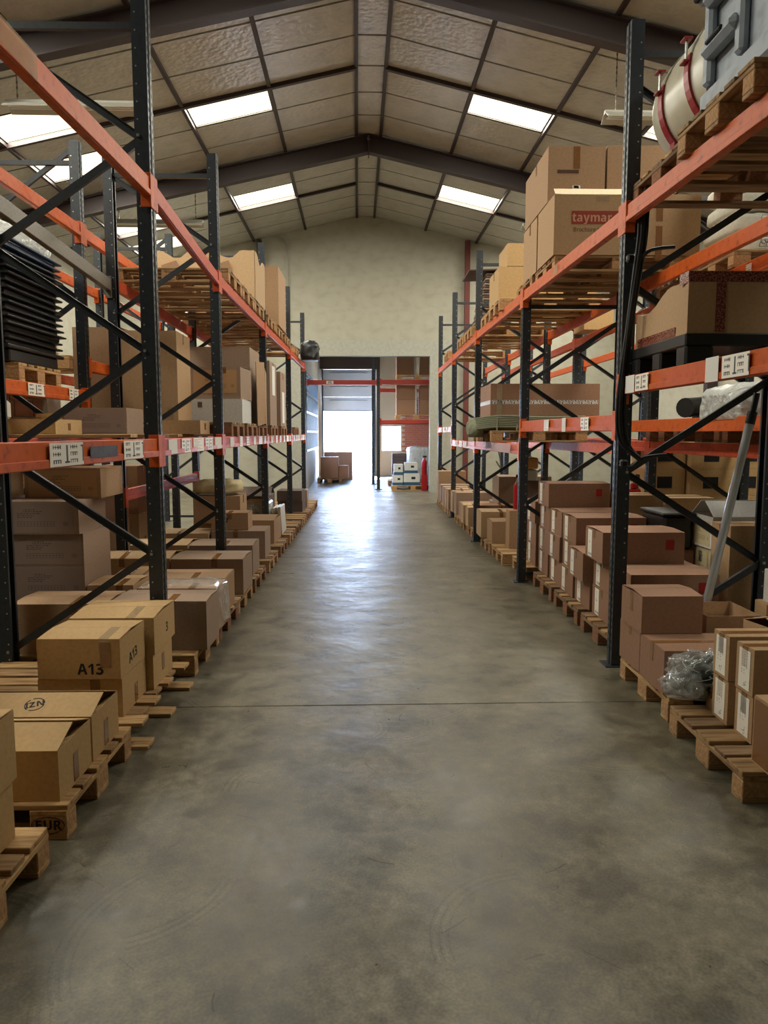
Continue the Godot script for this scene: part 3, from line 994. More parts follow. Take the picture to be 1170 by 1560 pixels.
func build_racks() -> void:
	var lt := [3.0, 3.07, 3.05, 3.05, 3.04, 3.05]
	var rt := [2.97, 3.01, 3.01, 2.99, 2.99, 2.98]
	var rl := [1.91, 1.67, 1.43, 1.42, 1.67]
	for i in 6:
		frame("dark grey upright rack frame, %s from end wall, beside aisle, tray-stack side" % ORD[i], LP[i][0], LP[i][0] - 0.97, LP[i][1], 1.0, 0.21, 0.631, false)
		frame("dark grey upright rack frame, %s from end wall, beside aisle, tank side" % ORD[i], RP[i][0], RP[i][0] + 1.0, RP[i][1], -1.0, 0.1 if i == 1 else 0.2, 0.62 if i == 1 else 0.64, i == 1, 4.2 if i == 1 else (3.10 if i == 2 else 4.19))
		if i >= 1 and i <= 4:
			frame("dark grey upright rack frame, %s from end wall, second rank behind tray-stack side" % ORD[i], -2.75, -3.72, LP[i][1], 1.0, 0.11, 0.69, true, 4.3)
		if i >= 1:
			frame("dark grey upright rack frame, %s from end wall, second rank behind tank side" % ORD[i], 3.0, 4.0, RP[i][1], -1.0, 0.2, 0.64, true, 4.19)
	for i in 5:
		var z0: float = LP[i][1]
		var z1: float = LP[i + 1][1]
		var a: float = LP[i][0]
		var b: float = LP[i + 1][0]
		var low := []
		if i == 0:
			low = [[0.50, 0.36, 0.10, "rack0"], [0.66, 0.38, 0.055, "brand_plate"], [0.82, 0.34, 0.10, "rack1"]]
		elif i == 1:
			low = [[0.10, 0.22, 0.095, "white_paper"], [0.28, 0.26, 0.10, "rack2"], [0.48, 0.36, 0.105, "form"], [0.68, 0.3, 0.10, "rack0"], [0.88, 0.3, 0.105, "white_paper"]]
		else:
			low = [[0.12, 0.2, 0.10, "white_paper"], [0.3, 0.16, 0.11, "form"], [0.45, 0.2, 0.10, "rack1"], [0.62, 0.18, 0.10, "white_paper"], [0.78, 0.3, 0.10, "form"], [0.92, 0.2, 0.10, "white_paper"]]
		beam("orange top beam on aisle edge, %s bay from end wall, tray-stack side" % BORD[i], a, z0, lt[i], z1, lt[i + 1], "orange_red" if i > 0 else "orange", 1.0, [[0.40, 0.32, 0.10, "tape_clear"]] if i == 0 else [], b)
		beam("orange lower beam with paper labels, %s bay from end wall, tray-stack side" % BORD[i], a, z0, 1.51, z1, 1.51, "orange" if i == 0 else "orange_red", 1.0, low, b)
		if i >= 1:
			beam("%s top beam at back, %s bay from end wall, tray-stack side" % ["bare grey" if i == 1 else "orange-red", BORD[i]], a - 0.97, z0, lt[i] - 0.02, z1, lt[i + 1] - 0.06, "galv" if i == 1 else "orange_red", -1.0, [], b - 0.97)
			beam("orange lower beam at back, %s bay from end wall, tray-stack side" % BORD[i], a - 0.97, z0, 1.51, z1, 1.51, "orange_red", -1.0, [], b - 0.97)
		else:
			beam("orange lower beam at back, fifth bay from end wall, tray-stack side", a - 0.97, z0, 1.51, z1, 1.51, "orange_red", -1.0, [], b - 0.97)
		if i == 2:
			beam("low orange beam at back, third bay from end wall, tray-stack side", a - 0.97, z0, 0.99, z1, 0.99, "orange_red", 1.0, [], b - 0.97)
		if i >= 1 and i <= 3:
			var hb: float = [0, 1.95, 2.25, 2.25][i]
			for e in [[-2.75, 1.0, "front"], [-3.72, -1.0, "back"]]:
				beam("orange high beam at %s of second rank, %s bay from end wall, tray-stack side" % [e[2], BORD[i]], e[0], z0, 3.49, z1, 3.49, "orange", e[1], [])
				beam("orange middle beam at %s of second rank, %s bay from end wall, tray-stack side" % [e[2], BORD[i]], e[0], z0, hb, z1, hb, "orange", e[1], [[0.55, 0.3, 0.1, "rack1"], [0.86, 0.22, 0.1, "rack2"]] if e[1] > 0 else [])
		# tank side
		z0 = RP[i][1]
		z1 = RP[i + 1][1]
		a = RP[i][0]
		b = RP[i + 1][0]
		var sk := []
		if i == 0:
			sk = [[0.46, 0.26, 0.105, "rack0"], [0.54, 0.14, 0.12, "white_paper"], [0.86, 0.22, 0.1, "rack1"], [0.93, 0.16, 0.11, "white_paper"]]
		elif i == 1:
			sk = [[0.22, 0.22, 0.10, "rack0"], [0.42, 0.12, 0.115, "white_paper"], [0.62, 0.18, 0.10, "form"]]
		elif i == 2:
			sk = [[0.5, 2.4, 0.10, "beam_pale_sheet"]]  # pale, half-clear sheet along most of the beam face
		else:
			sk = [[0.3, 0.3, 0.1, "white_paper"], [0.5, 0.3, 0.10, "form"], [0.72, 0.4, 0.1, "white_paper"]]
		beam("orange top beam on aisle edge, %s bay from end wall, tank side" % BORD[i], a, z0, rt[i], z1, rt[i + 1], "orange", -1.0, [[0.55, 0.12, 0.08, "tape_clear"]] if i == 1 else [], b)
		beam("orange lower beam with paper labels, %s bay from end wall, tank side" % BORD[i], a, z0, rl[i], z1, rl[i], "orange", -1.0, sk, b)
		if i >= 1:
			beam("orange top beam at back, %s bay from end wall, tank side" % BORD[i], a + 1.0, z0, rt[i], z1, rt[i + 1], "orange", 1.0, [], b + 1.0)
			beam("orange lower beam at back, %s bay from end wall, tank side" % BORD[i], a + 1.0, z0, rl[i], z1, rl[i], "orange", 1.0, [], b + 1.0)
			beam("orange top beam at front of second rank, %s bay from end wall, tank side" % BORD[i], 3.0, z0, 2.88, z1, 2.88, "orange", -1.0, [[0.3, 0.09, 0.06, "rack1"]] if i == 1 else [])
			beam("orange lower beam at front of second rank, %s bay from end wall, tank side" % BORD[i], 3.0, z0, 1.46, z1, 1.46, "orange_red", -1.0, [])
			beam("orange top beam at back of second rank, %s bay from end wall, tank side" % BORD[i], 4.0, z0, 2.88, z1, 2.88, "orange", 1.0, [])
			beam("orange lower beam at back of second rank, %s bay from end wall, tank side" % BORD[i], 4.0, z0, 1.46, z1, 1.46, "orange_red", 1.0, [])

# ------------------------------------------------------------------ goods on the tray-stack side
func goods_left_floor() -> void:
	var P := 0.145
	var pz := [[-1.87, "at the very near end of the row"], [-2.83, "under the two open cartons with a round logo"], [-4.83, "under the pair of wide taped cartons"], [-5.65, "under the carton wrapped in crumpled film"], [-6.47, "two pallets beyond the film-wrapped carton"], [-7.43, "three pallets beyond the film-wrapped carton"], [-8.5, "under the small upside-down lettered carton"], [-9.6, "under the long carton beside white upright panels"], [-10.72, "under the white upright panels"], [-11.7, "with bare boards beyond the white panels"], [-12.75, "next but one to the dark cartons"], [-13.76, "under the two stacked dark cartons"], [-14.7, "just beyond the dark cartons"], [-15.6, "last in the row before the doorway"]]
	var stamped: Node3D
	for k in pz.size():
		var pl := pallet("wooden floor pallet %s" % pz[k][1], -2.4 if k < 2 else -2.36, 0.0, pz[k][0], 0 if k < 3 else 1 + k % 2)
		if k == 1:
			stamped = pl
	# loose-boarded pallet under the A13 cartons: a narrow one set further back, its board ends stick out
	var t := thing("wooden_pallet", "pale wooden pallet with splayed board ends under the A13 carton", "pallet", Vector3(-1.78, 0, -4.17))
	for k in 7:
		var z := 0.46 - k * 0.155
		part(t, "deck_board", cboxmesh(Vector3(1.2, 0.02, 0.12), 0.003), M["wood_x%d" % (k % 2)], Vector3(rng.randf_range(-0.03, 0.03), 0.135, z), Basis(Vector3.UP, rng.randf_range(-0.03, 0.03)))
	for x in [-0.5, 0.0, 0.42]:
		part(t, "stringer_board", cboxmesh(Vector3(0.12, 0.022, 1.05), 0.003), M.wood_z0, Vector3(x, 0.114, 0))
		for z in [-0.44, 0.0, 0.44]:
			part(t, "block", cboxmesh(Vector3(0.12, 0.08, 0.12), 0.004), M.block, Vector3(x, 0.062, z))
	for z in [-0.44, 0.0, 0.44]:
		part(t, "base_board", cboxmesh(Vector3(1.22, 0.022, 0.12), 0.003), M.wood_x0, Vector3(0.04, 0.011, z))
	# stamp on the near corner block
	lettering(stamped, "stamp_text", "EUR", 0.055, M.ink, Vector3(0.527, 0.062, 0.402), FACE_NEAR)
	var ring := begin()
	for k in 28:
		var a := TAU * k / 28.0
		var e := TAU * (k + 1) / 28.0
		bar(ring, Vector3(cos(a) * 0.064, sin(a) * 0.034, 0), Vector3(cos(e) * 0.064, sin(e) * 0.034, 0), 0.005, 0.0015, Vector3(0, 0, 1))
	part(stamped, "stamp_ring", ring.commit(), M.ink, Vector3(0.527, 0.062, 0.402))

	var S := "px"
	carton("lower plain tan carton at the near end of the tray-stack side", -1.95, -1.29, P, 0.215, -2.1, 0.5, "card_gold", {"lift": -2.0})
	carton("upper tan carton with small arrows at the near end of tray-stack side", -1.95, -1.27, P + 0.222, 0.25, -2.1, 0.5, "card_gold", {"yaw": 1.5, "stickers": []})
	carton("tan carton behind the cartons with the round logo, against the rack", -2.36, -1.88, P, 0.26, -3.14, 0.5, "card_gold")
	for e in [[-2.86, "nearer"], [-3.22, "farther"]]:
		var c := carton("%s open tan carton with raised flap and round logo" % e[1], -1.86, -1.235, P, 0.205, e[0], 0.34, "card_gold", {"top": "open", "lift": 19.0, "fold": 22.0, "tape": "", "stickers": [[S, 0.5, 0.35, 0.05, 0.12, "tape"]]})
		var lb := Node3D.new()
		var fl: MeshInstance3D = c.get_child(2)
		var rg := begin()
		for k in 24:
			var a := TAU * k / 24.0
			var b := TAU * (k + 1) / 24.0
			if k % 8 != 7:
				bar(rg, Vector3(cos(a) * 0.042, 0.0005, sin(a) * 0.042), Vector3(cos(b) * 0.042, 0.0005, sin(b) * 0.042), 0.001, 0.004)
		part(fl, "printed_ring", rg.commit(), M.ink, Vector3(0.03, 0.0022, 0))
		lettering(fl, "printed_text", "IZN", 0.05, M.ink, Vector3(0.03, 0.0028, 0), FACE_UP * Basis(Vector3(0, 0, 1), 0.35))
		lb.free()
	carton("tan carton under the A13 carton", -1.705, -1.275, P, 0.20, -3.75, 0.40, "card_gold", {"lift": -2.0, "stickers": [[S, 0.55, 0.3, 0.05, 0.1, "tape"]]})
	carton("tan carton printed A13, taped, on top of another by the aisle", -1.695, -1.272, P + 0.206, 0.205, -3.74, 0.39, "card_gold", {"yaw": -1.0, "tape_u": 0.8, "tape": "tape_clear", "stickers": [["near", 0.82, 0.62, 0.055, 0.13, "tape"]], "texts": [["near", 0.64, 0.25, 0.078, "A13", "ink"], [S, 0.5, 0.36, 0.075, "A13", "ink", 0.15]]})
	carton("tan carton under the carton with a 3 on its side", -1.66, -1.235, P, 0.20, -4.16, 0.40, "card_gold", {"lift": -2.0, "stickers": [[S, 0.5, 0.55, 0.05, 0.1, "tape"]]})
	carton("tan carton with a 3 on its side, behind the A13 carton", -1.70, -1.225, P + 0.206, 0.21, -4.15, 0.46, "card_gold", {"yaw": 0.8, "tape_u": 0.72, "tape": "tape_clear", "texts": [[S, 0.6, 0.45, 0.08, "3", "ink"]]})
	carton("wide grey-tan carton beside the aisle, farther side of loose pallet", -1.735, -1.10, P, 0.33, -4.95, 0.38, "card_grey", {"tape_u": 0.62, "lift": 1.0, "yaw": -0.6})
	carton("wide tan carton set back, next to the wide grey-tan one", -2.37, -1.75, P, 0.33, -4.88, 0.42, "card_warm", {"tape_u": 0.66, "lift": 0.8, "yaw": 0.5})
	var wc := carton("carton wrapped in crumpled clear film beside the aisle", -1.71, -1.12, P, 0.32, -5.42, 0.34, "card_warm", {"lift": 0.5, "yaw": -1.5})
	var fm := begin()
	lump(fm, Vector3(0, 0.165, 0), Vector3(0.305, 0.17, 0.185), 0.028, 5, 7.0, 48, 26, 0.22, -0.95)
	fm.generate_normals()
	part(wc, "stretch_film", fm.commit(), M.film)
	var G := "wide taped cartons along the tray-stack side floor"
	var GW := ["set back beside the film-wrapped one", "first past the film-wrapped one, at aisle", "first past the film-wrapped one, set back", "second past the film-wrapped one, at aisle", "second past the film-wrapped one, set back, flaps gaping", "third past the film-wrapped one, at aisle", "third past the film-wrapped one, set back, flaps gaping", "carrying the small upside-down lettered carton", "set back beside the lettered carton's base", "set back beside the long half-lidded carton"]
	var list := [
		[-2.1, -1.76, P, 0.33, -5.5, 0.4, "card_old", 1.2, 0.7], [-1.85, -1.17, P, 0.29, -5.95, 0.42, "card_warm", 1.0, 0.62], [-2.11, -1.88, P, 0.29, -6.1, 0.42, "card_old", 1.5, 0.5],
		[-1.80, -1.15, P, 0.32, -6.70, 0.50, "card_grey", 1.2, 0.6], [-2.44, -1.82, P, 0.32, -6.74, 0.48, "card_tan", 6.0, 0.3],
		[-1.85, -1.21, P, 0.31, -7.60, 0.50, "card_grey", 1.0, 0.55], [-2.46, -1.87, P, 0.31, -7.62, 0.5, "card_tan", 5.0, 0.4],
		[-1.85, -1.23, P, 0.32, -8.65, 0.52, "card_grey", -2.0, 0.45], [-2.48, -1.87, P, 0.30, -8.6, 0.5, "card_tan", 2.0, 0.45],
		[-2.30, -1.72, P, 0.30, -9.75, 0.5, "card_tan", 2.0, 0.45]]
	for k in list.size():
		var e = list[k]
		carton("wide taped carton on floor pallet, %s" % GW[k], e[0], e[1], e[2], e[3], e[4], e[5], e[6], {"group": G, "lift": e[7], "tape_u": e[8], "yaw": rng.randf_range(-1.0, 1.0)})
	carton("small carton lettered upside down on top of a wide carton", -1.86, -1.43, P + 0.33, 0.195, -8.72, 0.32, "card_warm", {"tape_u": 0.5, "texts": [["near", 0.36, 0.62, 0.085, "A1", "ink", PI]]})
	carton("long tan carton lying along the aisle, half lidded, before white panels", -1.68, -1.27, P, 0.31, -9.82, 0.74, "card_warm", {"lift": 3.0, "tape": ""})
	carton("tan carton under the plastic-wrapped bundle, second rank of floor goods", -2.2, -1.62, 0.48, 0.34, -9.3, 0.5, "card_warm", {"top": "seam"})
	var bun := thing("wrapped_bundle", "pale plastic-wrapped bundle lying on a carton under the rack", "bundle", Vector3(-1.93, 0.84, -9.55))
	var bs := begin()
	lump(bs, Vector3(0, 0.08, 0), Vector3(0.3, 0.09, 0.24), 0.03, 9)
	bs.generate_normals()
	part(bun, "wrapping", bs.commit(), M.cream_card)
	for k in 3:
		var pn := thing("foam_sheet", ["white foam sheet leaning upright on a pallet, closest to aisle", "middle white foam sheet of three leaning on a pallet", "white foam sheet leaning upright on a pallet, deepest in"][k], "panel", Vector3(-1.30 - 0.06 * k, P, -10.75 - 0.12 * k), 0.0, "white upright panels")
		part(pn, "board", cboxmesh(Vector3(0.035, 0.40 - 0.02 * k, 0.55), 0.006), M.white_plastic, Vector3(0, 0.2 - 0.01 * k, -0.25), Basis(Vector3(0, 0, 1), 0.06))
		part(pn, "edge_strip", boxmesh(Vector3(0.037, 0.40 - 0.02 * k, 0.012)), M.card_pale, Vector3(0, 0.2 - 0.01 * k, 0.03), Basis(Vector3(0, 0, 1), 0.06))
	var ws := carton("pale carton wrapped in milky film, brown lid, behind the white panels", -2.15, -1.5, P, 0.52, -10.74, 0.55, "card_pale", {"top": "seam", "tape": ""})
	part(ws, "lid", cboxmesh(Vector3(0.74, 0.04, 0.6), 0.006), M.card_dark, Vector3(0, 0.54, 0))
	part(ws, "stretch_film", cboxmesh(Vector3(0.715, 0.44, 0.57), 0.02), M.film_milky, Vector3(0, 0.24, 0))
	for k in 3:
		carton(["dark crate-like carton at floor level near the doorway", "dark crate-like carton on top of another near the doorway", "dark low carton behind the dark stack near the doorway"][k], [-1.72, -1.73, -2.4][k], [-1.26, -1.27, -1.85][k], [P, P + 0.2, P][k], [0.195, 0.19, 0.3][k], [-13.85, -13.84, -13.8][k], 0.62, "card_dark", {"top": "seam", "tape": ""})
	carton("single tan carton just past the dark stack before the doorway", -1.55, -1.25, P, 0.34, -14.75, 0.3, "card_grey", {"top": "seam"})
	carton("tan carton set back past the white panels", -2.2, -1.6, P, 0.3, -11.8, 0.5, "card_grey", {"top": "seam"})
	carton("open brown carton set back before the dark stack", -2.3, -1.7, P, 0.4, -12.8, 0.5, "card_dark", {"top": "open", "lift": 30.0, "tape": ""})

	# the printed grey cartons against the rack's back, and the second rank behind
	var G2 := "grey printed cartons stacked below the lower beam"
	var y := 0.145
	pallet("wooden pallet under the stack of grey printed cartons", -3.18, 0.0, -5.4, 1, true)
	for k in 4:
		carton("grey carton with printed table and arrows, %s in its stack" % ["lowest", "second from bottom", "third from bottom", "fourth from bottom"][k], -2.73 - (0.07 if k == 3 else 0.0), -2.115 - (0.015 if k == 3 else 0.0), y, 0.236, -5.5 + (0.03 if k == 3 else 0.0), 0.56, "card_grey", {"top": "seam", "tape": "", "stickers": [["near", 0.52, 0.5, 0.56, 0.215, "print_grey", "print"]]})
		y += 0.24
	carton("topmost brown carton of the printed stack, lid rim torn", -2.64, -2.06, y, 0.225, -5.75, 0.5, "card_warm", {"top": "seam", "tape": "", "stickers": [["near", 0.5, 0.5, 0.52, 0.2, "print_tan", "print"]]})
	carton("tall plain carton beside the printed stack", -3.35, -2.82, 0.145, 1.28, -5.62, 0.5, "card_old", {"top": "seam"})
	var G3 := "brown cartons stacked in the second rank, tray-stack side"
	var LV := ["bottom", "second", "third", "top"]
	var SN := 0
	for e in [[-3.45, -2.9, -7.7], [-4.0, -3.5, -7.8], [-3.4, -2.9, -8.5], [-3.95, -3.45, -8.6], [-3.4, -2.88, -9.3]]:
		SN += 1
		for k in (3 if e[2] > -8.4 else 4):
			carton("brown second-rank carton behind printed grey stack, %s in the %s pile" % [LV[k], ["first", "outer first", "second", "outer second", "farthest"][SN - 1]], e[0] + rng.randf_range(-0.02, 0.02), e[1], 0.0 + 0.30 * k, 0.295, e[2], 0.5, ["card_warm", "card_old", "card_red"][k % 3], {"group": G3, "top": "seam"})

func goods_left_racks() -> void:
	var D := 1.57            # top of the lower beams
	var P := 0.145
	# lower level, near bays
	for e in [[-2.45, -3.2, "under low cartons in the bay with the brand plate"], [-2.55, -5.35, "under the wide carton on the lower beam beyond the brand plate"], [-2.6, -6.3, "on lower beam just before the tall cartons"], [-2.62, -7.75, "under the tall brown carton on the lower beam"], [-2.6, -8.6, "under the white carton on the lower beam"], [-2.6, -9.5, "under the propped card sheet on the lower beam"], [-2.6, -10.7, "under the tall carton beyond the card sheet"], [-2.6, -11.9, "fourth beyond the white carton on the lower beam"], [-2.6, -14.0, "last on the lower beam before the doorway"]]:
		if e[1] < -7.0:
			pallet("wooden pallet %s" % e[2], e[0], D, e[1], 2)
	var sh := thing("shelf_board", "timber boards laid across lower beams below the jerrycan", "shelf", Vector3(-2.0, 1.567, -6.3))
	for k in 5:
		part(sh, "plank", cboxmesh(Vector3(1.3, 0.025, 0.16), 0.003), M["wood_x%d" % (k % 3)], Vector3(-0.35, 0.0125, 0.85 - 0.44 * k))
	carton("low tan carton below the white jerrycan", -2.9, -2.28, 1.593, 0.105, -5.5, 0.5, "card_gold", {"top": "seam", "lift": 0.2})
	carton("small tan carton between jerrycan and long grey printed carton", -2.66, -2.51, 1.593, 0.16, -6.05, 0.4, "card_gold", {"top": "seam", "lift": 0.2})
	carton("long grey printed carton on the lower beam, behind crossing braces", -2.50, -1.99, 1.593, 0.21, -6.2, 0.45, "card_grey", {"top": "seam", "tape": "", "stickers": [["near", 0.5, 0.5, 0.46, 0.19, "print_grey", "print"]]})
	carton("pale low carton next to the long grey printed carton", -1.95, -1.55, 1.593, 0.12, -6.9, 0.4, "card_tan", {"top": "seam"})
	var jc := thing("jerrycan", "white plastic jerrycan on a low tan carton", "jerrycan", Vector3(-2.79, 1.702, -5.75))
	part(jc, "body", cboxmesh(Vector3(0.125, 0.145, 0.11), 0.022), M.white_plastic, Vector3(0, 0.0725, 0))
	part(jc, "handle", cboxmesh(Vector3(0.07, 0.016, 0.025), 0.006), M.white_plastic, Vector3(0.012, 0.163, 0))
	part(jc, "cap", cboxmesh(Vector3(0.032, 0.024, 0.032), 0.008), M.white_plastic, Vector3(-0.04, 0.155, 0))
	# brick pier behind the jerrycan
	var pier := thing("brick_pier", "reddish block pier behind the white jerrycan", "pier", Vector3(-4.45, 0, -9.2))
	var pb := begin()
	span(pb, Vector3(-0.55, 0, 0), Vector3(0.55, 2.6, -0.4))
	part(pier, "core", pb.commit(), M.mortar)
	for r in 13:
		for cc in 5:
			part(pier, "brick", boxmesh(Vector3(0.21 if not (r % 2 and cc == 4) else 0.1, 0.185, 0.02)), M.pier_brick, Vector3(-0.44 + 0.22 * cc + (0.055 if r % 2 and cc == 4 else (0.11 if r % 2 else 0.0)) - (0.055 if r % 2 else 0.0), 0.1 + 0.2 * r, 0.008))
	# tall cartons on the lower beam
	carton("tall brown carton with a tape scrap on the lower beam", -2.55, -1.98, D + P, 0.92, -7.8, 0.62, "card_old", {"top": "seam", "yaw": 1.0, "stickers": [["near", 0.86, 0.08, 0.06, 0.16, "tape_clear", "tape"]]})
	carton("tall dark-brown carton behind the one with a tape scrap", -3.1, -2.6, D + P, 0.98, -8.0, 0.6, "card_warm", {"top": "seam"})
	carton("white carton lying on the lower beam below printed carton", -2.2, -1.46, D + P, 0.27, -8.65, 0.65, "card_white", {"top": "seam", "tape": "", "stickers": [["near", 0.35, 0.78, 0.05, 0.06, "card_dark", "hand_hole"]]})
	carton("printed tan carton resting on the white carton", -2.05, -1.46, D + P + 0.275, 0.36, -8.7, 0.55, "card_grey", {"yaw": -4.0, "stickers": [["near", 0.5, 0.55, 0.5, 0.26, "print_tan", "print"]]})
	carton("large dark carton behind the printed carton on the lower beam", -2.35, -1.5, D + P, 0.95, -9.5, 0.8, "card_grey", {"top": "seam", "tape": ""})
	var sheet := thing("cardboard_sheet", "tall folded card sheet propped upright on the aisle edge", "cardboard sheet", Vector3(-1.36, D + P, -9.35))
	var sst := begin()
	bar(sst, Vector3(-0.03, 0.36, 0.05), Vector3(0.0, 0.40, -0.45), 0.78, 0.008)
	bar(sst, Vector3(0.0, 0.37, -0.45), Vector3(-0.05, 0.33, -0.95), 0.7, 0.008)
	part(sheet, "sheet", sst.commit(), M.card_warm)
	carton("tall carton with white label strip beyond the card sheet", -2.2, -1.42, D + P, 0.9, -10.75, 0.75, "card_grey", {"top": "seam", "stickers": [["px", 0.55, 0.72, 0.3, 0.42, "white_paper"]]})
	carton("tall carton with white lower label, last of the lower beam", -2.2, -1.42, D + P, 0.85, -12.0, 0.75, "card_grey", {"top": "seam", "stickers": [["px", 0.5, 0.35, 0.3, 0.5, "white_paper"]]})
	# top level
	var T := 3.108
	for e in [[-7.75, "first of the top beams with a torn carton above"], [-8.62, "under the torn open cartons on the top beam"], [-9.5, "under the torn carton with umbrella mark"], [-10.7, "under the tall plain carton on the top beam"], [-11.6, "second under the tall plain carton on top beam"], [-12.8, "between tall carton and black bag on top beam"], [-14.4, "under the black bag on the top beam"]]:
		pallet("wooden pallet, top beam, tray-stack side, %s" % e[1], -2.62, T, e[0], 1)
	torn_carton("torn open carton on top beam without symbols", -2.66, -2.05, T + P, 0.56, -9.45, 0.8, [])
	torn_carton("torn open carton on top beam with glass and umbrella symbols", -2.04, -1.42, T + P, 0.58, -9.5, 0.9, [1])
	carton("tall plain carton on top beam beyond the torn ones", -2.1, -1.40, T + P, 0.88, -11.75, 1.0, "card_warm", {"top": "seam", "tape": ""})
	carton("second tall plain carton on top beam, set back", -2.7, -2.12, T + P, 0.5, -11.8, 0.6, "card_warm", {"top": "seam"})
	var bag := thing("black_bag", "black plastic bag hanging over the end of top beam by doorway", "bag", Vector3(-1.22, 3.02, -15.4))
	var bb := begin()
	lump(bb, Vector3(0, 0.2, 0), Vector3(0.18, 0.22, 0.22), 0.04, 14, 6.0)
	bb.generate_normals()
	part(bag, "bag", bb.commit(), M.black_plastic)
	carton("white carton beside the black bag on the top beam", -2.0, -1.62, 3.256, 0.3, -14.5, 0.6, "card_pale", {"top": "seam"})
	# tray stack in the second rank
	pallet("wooden pallet with EUR blocks under the stack of dark trays", -3.95, 2.01, -6.0, 0, false)
	var pt := thing("pallet_deck", "dark plastic base under the stack of dark trays", "pallet", Vector3(-3.27, 2.16, -6.42))
	for x in [-0.4, 0.0, 0.4]:
		part(pt, "foot", cboxmesh(Vector3(0.14, 0.1, 0.9), 0.01), M.black_plastic, Vector3(x, 0.05, 0))
	part(pt, "deck", cboxmesh(Vector3(1.0, 0.03, 1.05), 0.008), M.black_plastic, Vector3(0, 0.115, 0))
	for k in 15:
		var tr := thing("stacked_tray", "dark blue-green plastic tray, %s up from the pallet in its stack" % NTH[k] if k < 13 else "%s blue plastic tray capping the dark tray stack" % ["lower", "upper"][k - 13], "tray", Vector3(-3.27 + rng.randf_range(-0.015, 0.015), 2.295 + 0.0535 * k, -6.42), rng.randf_range(-0.02, 0.02), "dark trays in the tall stack" if k < 13 else "blue top trays")
		part(tr, "pan", cached("tray_pan", func(st): cbx(st, Vector3(0, 0.022, 0), Vector3(0.92, 0.044, 0.98), 0.01)), M.tray if k < 13 else M.blue_tray)
		part(tr, "rim", cached("tray_rim", func(st):
			for s in [-1, 1]:
				cbx(st, Vector3(s * 0.48, 0.047, 0), Vector3(0.05, 0.016, 1.06), 0.004)
				cbx(st, Vector3(0, 0.047, s * 0.51), Vector3(0.92, 0.016, 0.05), 0.004)), M.tray if k < 13 else M.blue_tray)
	var pf := thing("plastic_film", "crumpled clear plastic film lying on the blue tray stack", "plastic film", Vector3(-3.24, 3.105, -6.5))
	var ps := begin()
	lump(ps, Vector3(0, 0.07, 0), Vector3(0.45, 0.10, 0.5), 0.07, 23, 4.5)
	ps.generate_normals()
	part(pf, "film", ps.commit(), M.film_milky)
	carton("pale tall carton in the second rank behind the tray stack", -4.3, -3.75, 2.6, 0.75, -8.6, 0.6, "card_gold", {"top": "seam"})
	pallet("wooden pallet under the pale tall carton behind tray stack", -4.5, 2.31, -8.4, 0)

func torn_carton(label: String, x0: float, x1: float, y0: float, h: float, zn: float, d: float, marks: Array) -> void:
	var t := thing("cardboard_box", label, "box", Vector3((x0 + x1) * 0.5, y0, zn - d * 0.5))
	var w := x1 - x0
	var r := RandomNumberGenerator.new()
	r.seed = int(absf(x0) * 1000)
	var st := begin()
	# walls with a ragged top edge
	var rag := func(a: Vector3, b: Vector3, n: int):
		var hs := []
		for k in n + 1:
			hs.append(h * (1.0 - 0.15 * smoothstep(0.2, 0.45, float(k) / n) * (1.0 - smoothstep(0.55, 0.75, float(k) / n)) + r.randf_range(-0.014, 0.008)))
		for k in n:
			var p := a.lerp(b, float(k) / n)
			var q := a.lerp(b, float(k + 1) / n)
			var nn := (q - p).cross(Vector3.UP).normalized() * 0.004
			quad(st, p + nn, q + nn, q + nn + Vector3.UP * hs[k + 1], p + nn + Vector3.UP * hs[k])
			quad(st, q - nn, p - nn, p - nn + Vector3.UP * hs[k], q - nn + Vector3.UP * hs[k + 1])
			quad(st, p + nn + Vector3.UP * hs[k], q + nn + Vector3.UP * hs[k + 1], q - nn + Vector3.UP * hs[k + 1], p - nn + Vector3.UP * hs[k])
	var c := [Vector3(-w / 2, 0, d / 2), Vector3(w / 2, 0, d / 2), Vector3(w / 2, 0, -d / 2), Vector3(-w / 2, 0, -d / 2)]
	for k in 4:
		rag.call(c[k], c[(k + 1) % 4], 14)
	span(st, Vector3(-w / 2, 0, -d / 2), Vector3(w / 2, 0.006, d / 2))
	part(t, "body", st.commit(), M.card_tan)
	part(t, "torn_flap", cboxmesh(Vector3(0.2, 0.13, 0.006), 0.002), M.card_warm, Vector3(-w * 0.12, h * 0.63, d / 2 + 0.02), Basis(Vector3.RIGHT, 0.25) * Basis(Vector3(0, 0, 1), 0.3))
	part(t, "contents", boxmesh(Vector3(w - 0.03, 0.02, d - 0.03)), M.card_old, Vector3(0, h * 0.7, 0))
	part(t, "tape", boxmesh(Vector3(0.05, 0.15, 0.001)), M.tape_clear, Vector3(-w * 0.2, 0.1, d / 2 + 0.0055))
	if marks.size():
		var z := d / 2 + 0.0055
		var m := begin()
		bx(m, Vector3(-0.04, 0.16, z), Vector3(0.045, 0.04, 0.001))
		bx(m, Vector3(-0.04, 0.125, z), Vector3(0.008, 0.035, 0.001))
		bx(m, Vector3(-0.04, 0.105, z), Vector3(0.035, 0.007, 0.001))
		for k in 6:
			var a := PI * k / 6.0
			var b := PI * (k + 1) / 6.0
			tri(m, Vector3(0.13, 0.15, z), Vector3(0.13 + cos(a) * 0.035, 0.15 + sin(a) * 0.03, z), Vector3(0.13 + cos(b) * 0.035, 0.15 + sin(b) * 0.03, z))
		bx(m, Vector3(0.13, 0.128, z), Vector3(0.007, 0.045, 0.001))
		for e in [0.035, 0.055]:
			bx(m, Vector3(e, 0.14, z), Vector3(0.006, 0.07, 0.001))
		part(t, "printed_symbols", m.commit(), M.ink)

